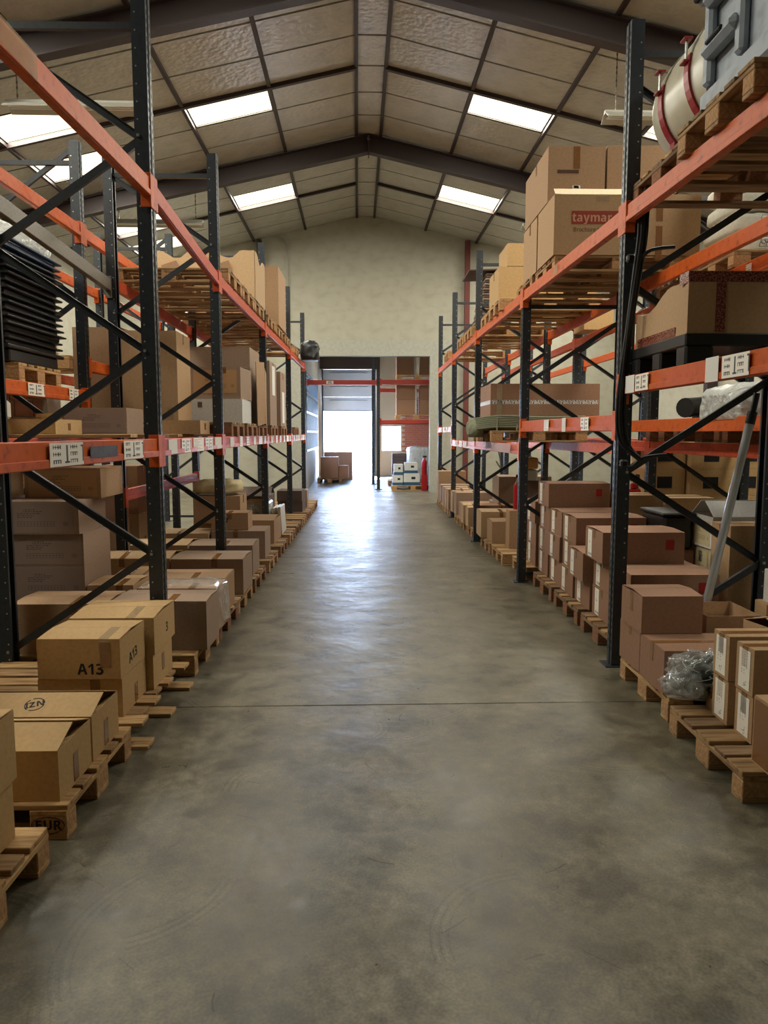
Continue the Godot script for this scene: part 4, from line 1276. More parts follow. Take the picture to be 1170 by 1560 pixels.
# ------------------------------------------------------------------ goods on the tank side
func goods_right_floor() -> void:
	var P := 0.145
	var pz := [[1.61, -3.07, "with bare weathered boards under handwritten labels"], [1.65, -3.99, "under the plain brown cartons by the baseplate"], [1.72, -5.18, "under the near end of labelled cartons"], [1.72, -6.08, "under the middle of labelled cartons"], [1.72, -6.98, "under the four-high labelled cartons"], [1.70, -8.03, "under the three-high labelled cartons"], [1.60, -8.95, "left empty beyond the labelled cartons"], [1.58, -9.8, "first with tan cartons beyond the empty pallet"], [1.56, -11.08, "second with tan cartons beyond the empty pallet"], [1.55, -11.95, "third with tan cartons beyond the empty pallet"], [1.54, -12.8, "fourth with tan cartons beyond the empty pallet"], [1.52, -14.28, "fifth with tan cartons beyond the empty pallet"], [1.51, -15.15, "sixth with tan cartons beyond the empty pallet"], [1.50, -16.0, "last of the floor row by the end wall"]]
	for k in pz.size():
		pallet("wooden floor pallet, tank side, %s" % pz[k][2], pz[k][0], 0.0, pz[k][1], [1, 0, 2, 2, 2, 0][k] if k < 6 else k % 2)
	# the wall of brown cartons with white label strips
	var cols := [[-5.08, 2], [-5.53, 3], [-6.02, 2], [-6.50, 3], [-6.98, 3], [-7.46, 4], [-8.08, 3]]
	var where := ["beside the rack baseplate", "next to the one beside baseplate", "third along", "fourth along", "fifth along", "in the four-high column", "in the farthest three-high column"]
	var lv := ["bottom", "second", "third", "top"]
	for c in cols.size():
		for k in cols[c][1]:
			var x0: float = 1.80 + rng.randf_range(-0.012, 0.012)
			var w := 0.62
			var red := []
			if k == cols[c][1] - 1 or c == 0:
				red = [["near", 0.82, 0.62, 0.06, 0.075, "red_sticker", "red_sticker"]]
			if c == 2 and k == 1:
				x0 = 1.74
			if c == 1 and k == 2:
				x0 = 1.74
			carton("brown carton with white label strip, %s in stack %s" % [lv[k], where[c]], x0, x0 + w, P + 0.238 * k, 0.234, cols[c][0] + rng.randf_range(-0.01, 0.01), 0.44, "card_red", {"yaw": rng.randf_range(-0.8, 0.8), "lift": 0.5 if k == cols[c][1] - 1 else -2.0, "tape": "", "stickers": [["nx", 0.28, 0.5, 0.10, 0.21, "strip%d" % ((c + k) % 2)], ["nx", 0.52, 0.86, 0.05, 0.06, "tape", "tape"]] + red, "group": "brown cartons with label strips"})
	# plain brown cartons
	carton("plain brown carton on top of two others beside the rack baseplate", 1.63, 2.0, P + 0.252, 0.225, -4.38, 0.36, "card_red", {"lift": 2.5, "tape": "", "stickers": [["nx", 0.5, 0.72, 0.05, 0.12, "tape", "tape"]]})
	carton("plain brown carton bottom-most beside the rack baseplate", 1.64, 2.02, P, 0.248, -4.42, 0.36, "card_red", {"lift": -2.0, "tape": "", "stickers": [["nx", 0.5, 0.9, 0.05, 0.06, "tape", "tape"]]})
	carton("plain brown carton with the plastic bag lying against it", 1.635, 2.2, P, 0.245, -4.03, 0.37, "card_red", {"top": "seam", "lift": 0.3})
	# clear bag with dark cloth
	var bag := thing("plastic_bag", "clear plastic bag of dark green cloth on weathered pallet boards", "bag", Vector3(1.85, P, -3.91))
	var s0 := begin()
	lump(s0, Vector3(0.06, 0.12, 0), Vector3(0.21, 0.115, 0.10), 0.05, 31, 9.0, 56, 32, 0.85)
	s0.generate_normals()
	part(bag, "cloth", s0.commit(), M.cloth_dark)
	var s1 := begin()
	lump(s1, Vector3(0.02, 0.135, 0), Vector3(0.24, 0.135, 0.12), 0.06, 32, 9.0, 80, 48, 0.9)
	lump(s1, Vector3(-0.17, 0.10, 0.02), Vector3(0.11, 0.08, 0.09), 0.05, 37, 11.0, 48, 30, 1.0)
	s1.generate_normals()
	part(bag, "film", s1.commit(), M.film)
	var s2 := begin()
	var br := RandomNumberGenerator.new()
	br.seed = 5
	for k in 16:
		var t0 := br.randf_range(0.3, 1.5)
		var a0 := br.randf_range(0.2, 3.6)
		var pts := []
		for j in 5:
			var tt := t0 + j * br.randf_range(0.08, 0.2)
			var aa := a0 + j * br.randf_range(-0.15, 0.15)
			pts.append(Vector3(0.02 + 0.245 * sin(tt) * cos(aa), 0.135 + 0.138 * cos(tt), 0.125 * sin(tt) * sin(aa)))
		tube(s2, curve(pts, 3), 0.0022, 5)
	part(bag, "film_glints", s2.commit(), M.film_milky)  # whitish ridges added as painted glints on the dull film
	# cartons with handwritten labels
	var hl := [[1.78, P, -3.58, "far bottom", "hand0"], [1.775, P + 0.228, -3.58, "far top", "hand1"], [1.785, P, -3.35, "near bottom", "hand2"], [1.78, P + 0.228, -3.35, "near top", "hand0"]]
	for e in hl:
		carton("taped brown carton with handwritten cream label, %s of four" % e[3], e[0], e[0] + 0.34, e[1], 0.222, e[2], 0.165, "card_old", {"top": "seam", "lift": 0.2, "stickers": [["nx", 0.5, 0.5, 0.105, 0.19, e[4]]]})
	carton("low carton with handwritten label half behind the plastic bag", 1.80, 2.05, P, 0.15, -3.755, 0.1, "card_old", {"top": "seam", "stickers": [["near", 0.3, 0.5, 0.13, 0.12, "hand1"]]})
	carton("glossy taped orange-brown carton at the near corner of weathered pallet", 1.70, 2.2, P, 0.30, -2.86, 0.32, "card_old", {"top": "seam", "stickers": [["nx", 0.5, 0.5, 0.3, 0.28, "tape", "tape"]]})
	var oc := carton("open tan carton with a paper sheet on its flap", 2.24, 2.58, P, 0.36, -4.0, 0.34, "card_old", {"top": "open", "lift": 16.0, "fold": 20.0, "tape": "", "yaw": 12.0})
	part(oc.get_node("top_flap"), "paper_sheet", boxmesh(Vector3(0.2, 0.002, 0.15)), M.form, Vector3(-0.03, 0.004, 0.02), Basis(Vector3.UP, 0.2))
	carton("open brown carton behind the carton with paper sheet", 2.08, 2.42, P, 0.33, -4.5, 0.4, "card_warm", {"top": "bare", "tape": ""})
	carton("white printed carton standing at frame edge by rear post", 2.48, 2.8, 0.55, 0.2, -4.3, 0.3, "card_white", {"top": "seam", "tape": "", "stickers": [["near", 0.4, 0.5, 0.26, 0.16, "print_cream", "print"]]})
	carton("plain carton under the white printed carton by rear post", 2.45, 2.85, P, 0.4, -4.3, 0.34, "card_old", {"top": "seam"})
	# tan cartons down the row
	var G := "tan cartons on floor pallets, tank side, beyond the empty pallet"
	var n4 := 0
	var N4 := ["first", "second", "third", "fourth", "fifth", "sixth", "seventh", "eighth", "ninth", "tenth", "eleventh", "twelfth", "third set-back", "fourth set-back"]
	for e in [[1.62, 2.25, 0.28, -9.85, 0.45, "card_warm"], [1.55, 2.1, 0.36, -10.35, 0.5, "card_tan"], [1.52, 1.78, 0.30, -11.55, 0.3, "card_tan"], [1.60, 2.2, 0.38, -11.08, 0.42, "card_red"], [1.50, 1.82, 0.30, -11.95, 0.4, "card_tan"], [1.56, 2.1, 0.26, -12.7, 0.4, "card_warm"], [1.53, 2.2, 0.40, -13.2, 0.45, "card_grey"], [1.52, 2.0, 0.38, -13.75, 0.35, "card_warm"], [1.50, 1.9, 0.38, -14.28, 0.32, "card_warm"], [1.50, 1.95, 0.36, -14.7, 0.36, "card_warm"], [1.50, 2.0, 0.36, -15.2, 0.36, "card_grey"], [1.50, 2.1, 0.36, -15.8, 0.4, "card_grey"], [2.25, 2.8, 0.34, -13.0, 0.5, "card_grey"], [2.2, 2.7, 0.30, -12.3, 0.5, "card_warm"]]:
		n4 += 1
		carton("tan taped floor carton, tank side, %s along from the empty pallet" % N4[n4 - 1], e[0], e[1], P, e[2], e[3], e[4], e[5], {"group": G, "lift": 1.4, "tape_u": rng.randf_range(0.4, 0.65), "yaw": rng.randf_range(-1.0, 1.0)})
	carton("tall tan carton with a pale rim, last before the end wall", 1.50, 2.1, P, 0.62, -16.4, 0.45, "card_warm", {"lift": 0.5})
	carton("large carton across the pallets under the hanging tarpaulin cords", 1.95, 2.75, 0.52, 0.42, -11.3, 0.6, "card_grey", {"lift": 1.0})
	carton("carton carrying the large one under the tarpaulin cords", 1.95, 2.75, P, 0.37, -11.6, 0.6, "card_grey", {"lift": -2.0})
	# silver pole leaning in the rack
	var pole := thing("metal_pole", "long shiny steel pole with black tip leaning in the rack", "pole", Vector3(2.22, 0.0, -4.96))
	var ps := begin()
	tube(ps, [Vector3(-0.01, 0.06, 0), Vector3(0.27, 1.66, 0.06)], 0.028, 16)
	part(pole, "tube", ps.commit(), M.chrome)
	var pc := begin()
	tube(pc, [Vector3(0.27, 1.66, 0.06), Vector3(0.285, 1.74, 0.063)], 0.031, 12)
	part(pole, "collar", pc.commit(), M.black_plastic)
	var pd := begin()
	tube(pd, [Vector3(0.285, 1.74, 0.063), Vector3(0.305, 1.86, 0.067)], 0.02, 12)
	part(pole, "tip", pd.commit(), M.black_plastic)
	var pe := begin()
	tube(pe, [Vector3(-0.018, 0.0, 0), Vector3(-0.01, 0.06, 0)], 0.032, 12)
	part(pole, "foot", pe.commit(), M.black_rubber)
	# second rank on the floor: cream label cartons, white open carton, cartons with black squares
	pallet("wooden pallet under cream printed cartons, second rank, tank side", 2.93, 0.0, -5.7, 1)
	var cl := ["nearest the pole", "second from the pole", "third from the pole", "fourth from the pole"]
	for k in 4:
		for r in 2:
			carton("cream carton with printed label, %s row, %s" % [["lower", "upper"][r], cl[k]], 2.74, 3.2, P + 0.265 * r, 0.26, -5.72 - 0.235 * k, 0.23, "cream_card", {"top": "seam", "tape": "", "stickers": [["nx", 0.5, 0.5, 0.2, 0.2, "print_cream", "print"], ["nx", 0.4, 0.68, 0.07, 0.09, "blue_box", "label_picture"]], "group": "cream printed cartons in the second rank"})
	var wcn := carton("white printed carton with raised lid on top of cream cartons", 2.72, 3.25, P + 0.53, 0.26, -5.85, 0.4, "card_white", {"top": "open", "lift": 35.0, "tape": "", "stickers": [["nx", 0.5, 0.45, 0.3, 0.2, "print_cream", "print"]]})
	lettering(wcn, "printed_text", "CORNER CELL", 0.04, M.ink, Vector3(0.0, 0.10, 0.202), FACE_NEAR)
	part(wcn, "printed_square", boxmesh(Vector3(0.07, 0.06, 0.001)), M.ink, Vector3(0.02, 0.19, 0.201))
	carton("tall tan carton with handling marks between pole and rear post", 2.62, 3.05, P, 0.78, -5.35, 0.3, "card_old", {"top": "seam", "stickers": [["near", 0.62, 0.45, 0.03, 0.05, "ink", "printed_mark"], ["near", 0.76, 0.46, 0.035, 0.06, "ink_brown", "printed_mark"]]})
	var bt := thing("black_tub", "black plastic tub between brown and cream cartons", "tub", Vector3(2.57, 0.625, -6.4))
	part(bt, "tub", cboxmesh(Vector3(0.26, 0.3, 0.5), 0.03), M.black_plastic, Vector3(0, 0.15, 0))
	part(bt, "rim", cboxmesh(Vector3(0.29, 0.03, 0.54), 0.01), M.black_rubber, Vector3(0, 0.3, 0))
	carton("brown carton under the black tub", 2.43, 2.72, P, 0.475, -6.18, 0.46, "card_red", {"top": "seam"})
	var G4 := "tan cartons with black square print in the second rank"
	for k in 3:
		for r in 5:
			carton("tan carton with black square print, %s in the %s column behind rack" % [["bottom", "second", "third", "fourth", "top"][r], ["closest", "middle", "deepest"][k]], 3.1 + 0.48 * k, 3.56 + 0.48 * k, 0.30 * r, 0.295, -8.4 + 0.1 * (k % 2), 0.42, "card_gold", {"group": G4, "top": "seam", "tape": "", "stickers": [["near", 0.5, 0.5, 0.17, 0.13, "ink", "printed_square"], ["nx", 0.5, 0.55, 0.13, 0.13, "ink", "printed_square"]]})
	carton("pale flared-bottom carton in front of the black square cartons", 2.95, 3.45, 0.62, 0.33, -7.4, 0.45, "card_gold", {"top": "seam"})
	carton("wrapped tan carton below the flared one", 2.95, 3.42, 0.0, 0.6, -7.3, 0.45, "card_old", {"top": "seam"})
	carton("tan carton with rounded side by the rear posts", 2.45, 2.85, 0.145, 0.85, -7.2, 0.4, "card_old", {"top": "seam"})
	pallet("wooden pallet lying on stacked goods behind the white carton", 3.25, 0.62, -6.4, 0)
	carton("tan carton supporting the high pallet in the second rank", 3.3, 4.0, 0.0, 0.61, -6.45, 0.7, "card_old", {"top": "seam"})
	var tb := thing("storage_box", "grey translucent storage box hooked behind the second frame", "storage box", Vector3(2.27, 0.93, -10.6))
	part(tb, "tub", cboxmesh(Vector3(0.16, 0.16, 0.3), 0.02), M.translucent_box, Vector3(0, 0.08, 0))
	part(tb, "lid", cboxmesh(Vector3(0.17, 0.16, 0.31), 0.02), M.card_gold, Vector3(0, 0.25, 0))
	var tbs := thing("cardboard_box", "brown carton carrying the grey translucent storage box", "box", Vector3(2.27, P, -10.6))
	part(tbs, "body", cboxmesh(Vector3(0.26, 0.785, 0.3), 0.004), M.card_dark, Vector3(0, 0.392, 0))
	var rb := thing("red_container", "red plastic container on goods in the second rank", "container", Vector3(3.07, 0.80, -8.6))
	part(rb, "body", cboxmesh(Vector3(0.2, 0.16, 0.2), 0.02), M.extinguisher, Vector3(-0.05, 0.08, 0))
	part(rb, "cap", cboxmesh(Vector3(0.07, 0.07, 0.07), 0.015), M.extinguisher, Vector3(-0.02, 0.19, 0))
	carton("brown carton under the red plastic container", 2.94, 3.1, 0.0, 0.795, -8.45, 0.35, "card_warm", {"top": "seam"})
	var ex := thing("fire_extinguisher", "red fire extinguisher behind the upright post with tarpaulin", "fire extinguisher", Vector3(1.88, 0.64, -9.45))
	var es := begin()
	lathe_x(es, [[0, 0.0], [0.0, 0.06], [0.30, 0.06], [0.36, 0.03], [0.40, 0.025]], 16)
	part(ex, "cylinder", es.commit(), M.extinguisher, Vector3.ZERO, Basis(Vector3(0, 1, 0), Vector3(-1, 0, 0), Vector3(0, 0, 1)))
	part(ex, "valve", cboxmesh(Vector3(0.09, 0.04, 0.03), 0.006), M.black_plastic, Vector3(0.01, 0.42, 0))
	var exs := thing("cardboard_box", "tan carton under the fire extinguisher", "box", Vector3(1.9, P, -9.45))
	part(exs, "body", cboxmesh(Vector3(0.3, 0.49, 0.25), 0.004), M.card_warm, Vector3(0, 0.245, 0))

func goods_right_racks() -> void:
	var P := 0.145
	# black plastic pallet and taped carton in the nearest bay
	var y := 1.97
	var bp := thing("plastic_pallet", "black plastic pallet on the lower beam under the taped carton", "pallet", Vector3(2.3, y, -4.56))
	part(bp, "deck", cboxmesh(Vector3(1.15, 0.07, 0.84), 0.008), M.black_plastic, Vector3(0, 0.14, 0))
	for x in [-0.495, 0.0, 0.495]:
		for z in [-0.36, 0.0, 0.36]:
			part(bp, "foot", cboxmesh(Vector3(0.16, 0.11, 0.13), 0.012), M.black_plastic, Vector3(x, 0.055, z))
	for z in [-0.36, 0.36]:
		part(bp, "runner", cboxmesh(Vector3(1.15, 0.02, 0.11), 0.006), M.black_plastic, Vector3(0, 0.01, z))
	var tc := thing("cardboard_box", "crushed tan carton with printed red tape on black pallet", "box", Vector3(2.28, y + 0.176, -4.56))
	var w := 1.08
	var d := 0.8
	var h := 0.335
	var st := begin()
	# near face stays square, the far top corner on the aisle side is crushed down
	var lo := [Vector3(-w / 2, 0, d / 2), Vector3(w / 2, 0, d / 2), Vector3(w / 2, 0, -d / 2), Vector3(-w / 2, 0, -d / 2)]
	var n := 10
	var ring := []
	for k in n + 1:      # along the aisle side from near to far
		var f := float(k) / n
		var dip := 0.10 * smoothstep(0.15, 0.75, f) + 0.035 * sin(f * 9.0)
		ring.append(Vector3(-w / 2 + 0.04 * sin(f * PI), h - dip, d / 2 - d * f))
	for k in n:
		var f0 := float(k) / n
		var f1 := float(k + 1) / n
		var p0 := Vector3(-w / 2, 0, d / 2 - d * f0)
		var p1 := Vector3(-w / 2, 0, d / 2 - d * f1)
		quad(st, p1, p0, ring[k], ring[k + 1])
		quad(st, ring[k + 1], ring[k], Vector3(w / 2, h, d / 2 - d * f0), Vector3(w / 2, h, d / 2 - d * f1))
	quad(st, lo[0], lo[1], Vector3(w / 2, h, d / 2), ring[0])
	quad(st, lo[1], lo[2], Vector3(w / 2, h, -d / 2), Vector3(w / 2, h, d / 2))
	quad(st, lo[2], lo[3], ring[n], Vector3(w / 2, h, -d / 2))
	quad(st, lo[3], lo[2], lo[1], lo[0])
	part(tc, "body", st.commit(), M.card_old)
	part(tc, "tape", boxmesh(Vector3(w, 0.055, 0.002)), M.tape_red, Vector3(0, h - 0.03, d / 2 + 0.001))
	for x in [-0.36, 0.05, 0.42]:
		part(tc, "tape", boxmesh(Vector3(0.055, h - 0.02, 0.002)), M.tape_red, Vector3(x, h / 2, d / 2 + 0.0018))
	part(tc, "tape", boxmesh(Vector3(0.002, 0.05, d * 0.75)), M.tape_red, Vector3(-w / 2 - 0.001, 0.03, -0.06))
	part(tc, "tape", boxmesh(Vector3(0.002, 0.06, 0.12)), M.tape_red, Vector3(-w / 2 - 0.001, h - 0.03, d / 2 - 0.06))
	# top level, nearest bay: tank and grey folding bins
	var ty := 3.05
	pallet("worn wooden pallet on top beam under the grey plastic bin", 1.64, ty, -3.34, 1)
	pallet("worn wooden pallet on top beam under the white tank", 1.70, ty, -4.2, 2)
	pallet("worn wooden pallet on top beam nearest the end of the grey bin", 1.66, ty, -2.46, 1)
	var bin := thing("plastic_bin", "grey folding plastic bin with ribs and latches on top beam", "bin", Vector3(2.27, ty + P, -3.42))
	var bw := 1.1
	var bh := 0.85
	var bd := 1.15
	var walls := begin()
	span(walls, Vector3(-bw / 2, 0.1, bd / 2 - 0.04), Vector3(bw / 2, bh, bd / 2))
	span(walls, Vector3(-bw / 2, 0.1, -bd / 2), Vector3(bw / 2, bh, -bd / 2 + 0.04))
	span(walls, Vector3(-bw / 2, 0.1, -bd / 2), Vector3(-bw / 2 + 0.04, bh, bd / 2))
	span(walls, Vector3(bw / 2 - 0.04, 0.1, -bd / 2), Vector3(bw / 2, bh, bd / 2))
	part(bin, "walls", walls.commit(), M.crate_grey)
	part(bin, "base", cboxmesh(Vector3(bw + 0.06, 0.14, bd + 0.06), 0.03), M.crate_grey, Vector3(0, 0.07, 0))
	part(bin, "lid_rim", cboxmesh(Vector3(bw + 0.06, 0.12, bd + 0.06), 0.03), M.crate_grey, Vector3(0, bh, 0))
	for z in [-0.5, -0.17, 0.17, 0.5]:
		part(bin, "rib", cboxmesh(Vector3(0.05, bh - 0.2, 0.07), 0.015), M.crate_grey, Vector3(-bw / 2 - 0.02, bh / 2 + 0.03, z))
	for e in [[0.28, -0.33], [0.28, 0.33], [0.52, -0.33], [0.52, 0.33]]:
		part(bin, "latch_bar", cboxmesh(Vector3(0.09, 0.07, 0.34), 0.025), M.crate_grey, Vector3(-bw / 2 - 0.035, e[0], e[1]))
		part(bin, "latch_slot", cboxmesh(Vector3(0.02, 0.022, 0.16), 0.006), M.hole, Vector3(-bw / 2 - 0.082, e[0] + 0.01, e[1]))
	for z in [-0.52, 0.52]:
		part(bin, "corner_hook", cboxmesh(Vector3(0.1, 0.14, 0.11), 0.03), M.crate_grey, Vector3(-bw / 2 - 0.04, 0.60, z))
		part(bin, "hook_slot", cboxmesh(Vector3(0.03, 0.06, 0.05), 0.008), M.hole, Vector3(-bw / 2 - 0.085, 0.57, z))
	for e in [[-0.2, 0.2], [0.2, 0.5]]:
		part(bin, "rib", cboxmesh(Vector3(0.07, bh - 0.2, 0.05), 0.015), M.crate_grey, Vector3(e[0], bh / 2 + 0.03, bd / 2 + 0.02))
	var tank := thing("white_tank", "round white steel tank with two red straps on top beam", "tank", Vector3(2.12, ty + P, -4.52))
	var R := 0.35
	var axis := Basis(Vector3(0, 0, -1), Vector3(0, 1, 0), Vector3(1, 0, 0))
	var ts := begin()
	var prof := []
	for k in 9:
		var a := PI / 2 * k / 8.0
		prof.append([-0.36 - 0.14 * cos(a), R * sin(a)])
	prof.append([-0.30, R])
	prof.append([0.30, R])
	for k in 9:
		var a := PI / 2 * (8 - k) / 8.0
		prof.append([0.36 + 0.14 * cos(a), R * sin(a)])
	lathe_x(ts, prof, 48)
	part(tank, "shell", ts.commit(), M.tank_white, Vector3(0, R + 0.05, 0), axis)
	for z in [0.16, -0.22]:
		var ss := begin()
		for k in 22:
			var a0 := PI * (0.92 + 0.92 * k / 22.0)
			var a1 := PI * (0.92 + 0.92 * (k + 1) / 22.0)
			bar(ss, Vector3(cos(a0) * (R + 0.008), R + 0.05 + sin(a0) * (R + 0.008), z), Vector3(cos(a1) * (R + 0.008), R + 0.05 + sin(a1) * (R + 0.008), z), 0.012, 0.06, Vector3(cos(a0), sin(a0), 0))
		part(tank, "red_strap", ss.commit(), M.strap_red)
		var up := begin()
		for k in 20:
			var a0 := PI * (-0.16 + 1.08 * k / 20.0)
			var a1 := PI * (-0.16 + 1.08 * (k + 1) / 20.0)
			bar(up, Vector3(cos(a0) * (R + 0.005), R + 0.05 + sin(a0) * (R + 0.005), z), Vector3(cos(a1) * (R + 0.005), R + 0.05 + sin(a1) * (R + 0.005), z), 0.006, 0.045, Vector3(cos(a0), sin(a0), 0))
		part(tank, "white_band", up.commit(), M.tank_white)
		for s in [-1, 1]:
			part(tank, "cradle_leg", cboxmesh(Vector3(0.012, 0.24, 0.06), 0.003), M.strap_red, Vector3(s * 0.27, 0.12, z))
		part(tank, "cradle_foot", cboxmesh(Vector3(0.7, 0.012, 0.07), 0.003), M.strap_red, Vector3(0, 0.006, z))
		part(tank, "clamp_bolt", cboxmesh(Vector3(0.014, 0.13, 0.014), 0.003), M.zinc, Vector3(-R - 0.015, R + 0.16, z))
		for yy in [0.10, 0.22]:
			part(tank, "clamp_lug", cboxmesh(Vector3(0.05, 0.012, 0.065), 0.003), M.strap_red, Vector3(-R - 0.015, R + yy, z))
	# black hoses hung down the post
	for e in [[0.0, 0.018], [0.028, 0.012], [-0.02, 0.010]]:
		var ho := thing("black_hose", ["thick black hose hung down the upright post below the tank", "thinner black hose beside the thick one on the post", "thin black cord strung down the post by the hoses"][[0.0, 0.028, -0.02].find(e[0])], "hose", Vector3(1.70, 0, -4.96))
		var hs := begin()
		var ox: float = e[0]
		tube(hs, curve([Vector3(0.42, 3.3, 0.66), Vector3(0.22, 3.27, 0.35), Vector3(0.06 + ox, 3.13, 0.08), Vector3(0.03 + ox, 2.8, 0.06), Vector3(-0.03 + ox * 0.6, 2.3, 0.07), Vector3(-0.07 + ox, 1.8, 0.065), Vector3(-0.05 + ox, 1.55, 0.08), Vector3(0.06, 1.43, 0.10)], 6), e[1], 8)
		part(ho, "hose", hs.commit(), M.black_rubber)
	for e in [[2.72, "upper"], [1.40, "lower"]]:
		var hk := thing("hose_bracket", "%s bent black bracket on the upright post with the hoses" % e[1], "bracket", Vector3(1.74, e[0], -4.96))
		var hh := begin()
		tube(hh, curve([Vector3(-0.08, 0.0, 0.0), Vector3(-0.02, -0.02, 0.05), Vector3(0.05, 0.04, 0.08), Vector3(0.2, 0.06, 0.08)], 5), 0.012, 8)
		part(hk, "arm", hh.commit(), M.black_rubber)
		part(hk, "clamp", cboxmesh(Vector3(0.05, 0.05, 0.05), 0.01), M.black_plastic, Vector3(-0.06, 0.0, 0.02))
	# taymar cartons on the top beam
	var y2 := 3.066
	pallet("wooden pallet with CEMP-style block on top beam under printed red-logo carton".replace("CEMP-style block ", ""), 1.68, y2, -6.98, 1)
	pallet("wooden pallet on top beam behind the red-logo carton pallet", 1.66, y2, -7.8 - 0.05, 1)
	var q := y2 + P
	var tm := carton("large tan carton with red printed logo, open lid, on top beam", 1.665, 2.33, q, 0.53, -6.97, 0.66, "card_old", {"top": "none", "lift": -2.0, "tape": "", "stickers": [["near", 0.57, 0.62, 0.44, 0.115, "ink_red", "printed_panel"], ["near", 0.66, 0.93, 0.11, 0.045, "tape_clear", "tape"], ["near", 0.56, 0.13, 0.06, 0.05, "ink_red", "printed_panel"]]})
	lettering(tm, "printed_text", "taymar", 0.105, M.ink_pale, Vector3(0.01, 0.327, 0.3325), FACE_NEAR)
	lettering(tm, "printed_text", "Brochure Holders", 0.05, M.ink_brown, Vector3(0.04, 0.222, 0.3305), FACE_NEAR, false)
	part(tm, "raised_flap", boxmesh(Vector3(0.64, 0.004, 0.12)), M.card_pale, Vector3(0, 0.565, 0.275), Basis(Vector3.RIGHT, 0.75))
	carton("large tan carton beside the red-logo one, brown tape down the front", 2.35, 3.0, q, 0.53, -6.97, 0.66, "card_old", {"top": "seam", "stickers": [["near", 0.42, 0.75, 0.06, 0.2, "tape", "tape"], ["near", 0.42, 0.2, 0.06, 0.3, "tape", "tape"]]})
	carton("large tan carton behind the red-logo one", 1.665, 2.33, q, 0.53, -7.68, 0.64, "card_old", {"top": "seam"})
	carton("tan carton stacked over the red-logo one, white tag low on front", 1.665, 2.20, q + 0.545, 0.50, -7.25, 1.02, "card_warm", {"top": "seam", "stickers": [["near", 0.5, 0.80, 0.06, 0.2, "tape", "tape"], ["near", 0.5, 0.26, 0.075, 0.04, "white_paper"], ["near", 0.5, 0.27, 0.045, 0.025, "ink", "printed_mark"], ["near", 0.35, 0.55, 0.2, 0.03, "ink_brown", "printed_mark"]]})
	carton("tan carton stacked beside the one with white tag, creased corner", 2.22, 2.85, q + 0.545, 0.51, -7.25, 0.9, "card_warm", {"top": "seam", "stickers": [["near", 0.4, 0.75, 0.07, 0.09, "tape_clear", "tape"]]})
	# beyond: strapped cartons, card stack
	for e in [[-8.95, 1.52, "under the strapped cartons"], [-9.8, 1.54, "behind the strapped cartons pallet"], [-11.3, 1.50, "under the leaning stack of card sheets"], [-12.3, 1.50, "behind the stack of card sheets"], [-14.6, 1.5, "last by the end wall"]]:
		pallet("pale wooden pallet on top beam, tank side, %s" % e[2], e[1], y2 - 0.03, e[0], 0)
	var q3 := y2 - 0.03 + P
	for k in 2:
		var sc := carton(["strapped tan carton on top beam nearer the aisle", "strapped tan carton on top beam set back"][k], [1.53, 2.12][k], [2.1, 2.7][k], q3, 0.38, -9.1, 0.7, "card_gold", {"top": "seam"})
		part(sc, "strap", boxmesh(Vector3(0.02, 0.385, 0.705)), M.white_plastic, Vector3(0.1, 0.193, 0))
	carton("tan carton standing on the strapped cartons", 1.63, 2.15, q3 + 0.39, 0.26, -9.1, 0.6, "card_gold", {"texts": [["near", 0.8, 0.15, 0.06, "A", "ink"]]})
	for k in 22:
		var cs := thing("cardboard_sheet", "thin card sheet, %s up in the leaning stack on top beam" % NTH[k], "cardboard sheet", Vector3(1.72 + 0.006 * k + rng.randf_range(-0.012, 0.012), q3 + 0.036 * k, -11.75), rng.randf_range(-0.03, 0.03), "card sheets in the leaning stack")
		part(cs, "sheet", cboxmesh(Vector3(0.42, 0.026, 0.75), 0.003), M.card_grey if k % 2 else M.card_dark, Vector3(0.1, 0.013, 0))
	var ct := thing("cardboard_sheet", "wide dark card sheet lying over the leaning stack", "cardboard sheet", Vector3(1.62, q3 + 0.036 * 22 + 0.003, -11.7))
	part(ct, "sheet", cboxmesh(Vector3(0.62, 0.02, 0.8), 0.003), M.card_dark, Vector3(0.15, 0.022, 0), Basis(Vector3(0, 0, 1), 0.035))
	# lower level beyond: tarpaulin and long taped carton
	pallet("wooden pallet on lower beam under the tarpaulin bundle", 1.5, 1.49, -9.3, 1)
	pallet("wooden pallet on lower beam right behind the tarpaulin", 1.5, 1.49, -10.15, 1)
	var tarp := thing("tarpaulin", "folded olive-grey tarpaulin bundle drooping over the lower beam", "tarpaulin", Vector3(1.95, 1.632, -9.85))
	var tt := begin()
	lump(tt, Vector3(0.1, 0.065, 0), Vector3(0.68, 0.082, 0.40), 0.03, 44, 4.0, 64, 24)
	lump(tt, Vector3(-0.575, 0.02, 0.0), Vector3(0.10, 0.14, 0.36), 0.03, 45, 5.0, 40, 24, 0.8)
	tt.generate_normals()
	part(tarp, "fabric", tt.commit(), M.cloth_olive)
	for k in 7:
		var fo := begin()
		var yy := 0.03 + 0.022 * k
		tube(fo, curve([Vector3(-0.6, yy - 0.01, 0.36 - 0.02 * k), Vector3(-0.3, yy + 0.02, 0.43), Vector3(0.2, yy, 0.45), Vector3(0.75, yy + 0.01, 0.43)], 4), 0.016, 6)
		part(tarp, "fold", fo.commit(), M.cloth_olive)
	for k in 2:
		var cd := begin()
		tube(cd, curve([Vector3(-0.1 - 0.25 * k, 0.16, 0.42), Vector3(-0.12 - 0.25 * k, -0.1, 0.5), Vector3(-0.06 - 0.25 * k, -0.45, 0.48), Vector3(-0.12 - 0.25 * k, -0.68 + 0.3 * k, 0.47)], 5), 0.009, 6)
		part(tarp, "cord", cd.commit(), M.cloth_olive)
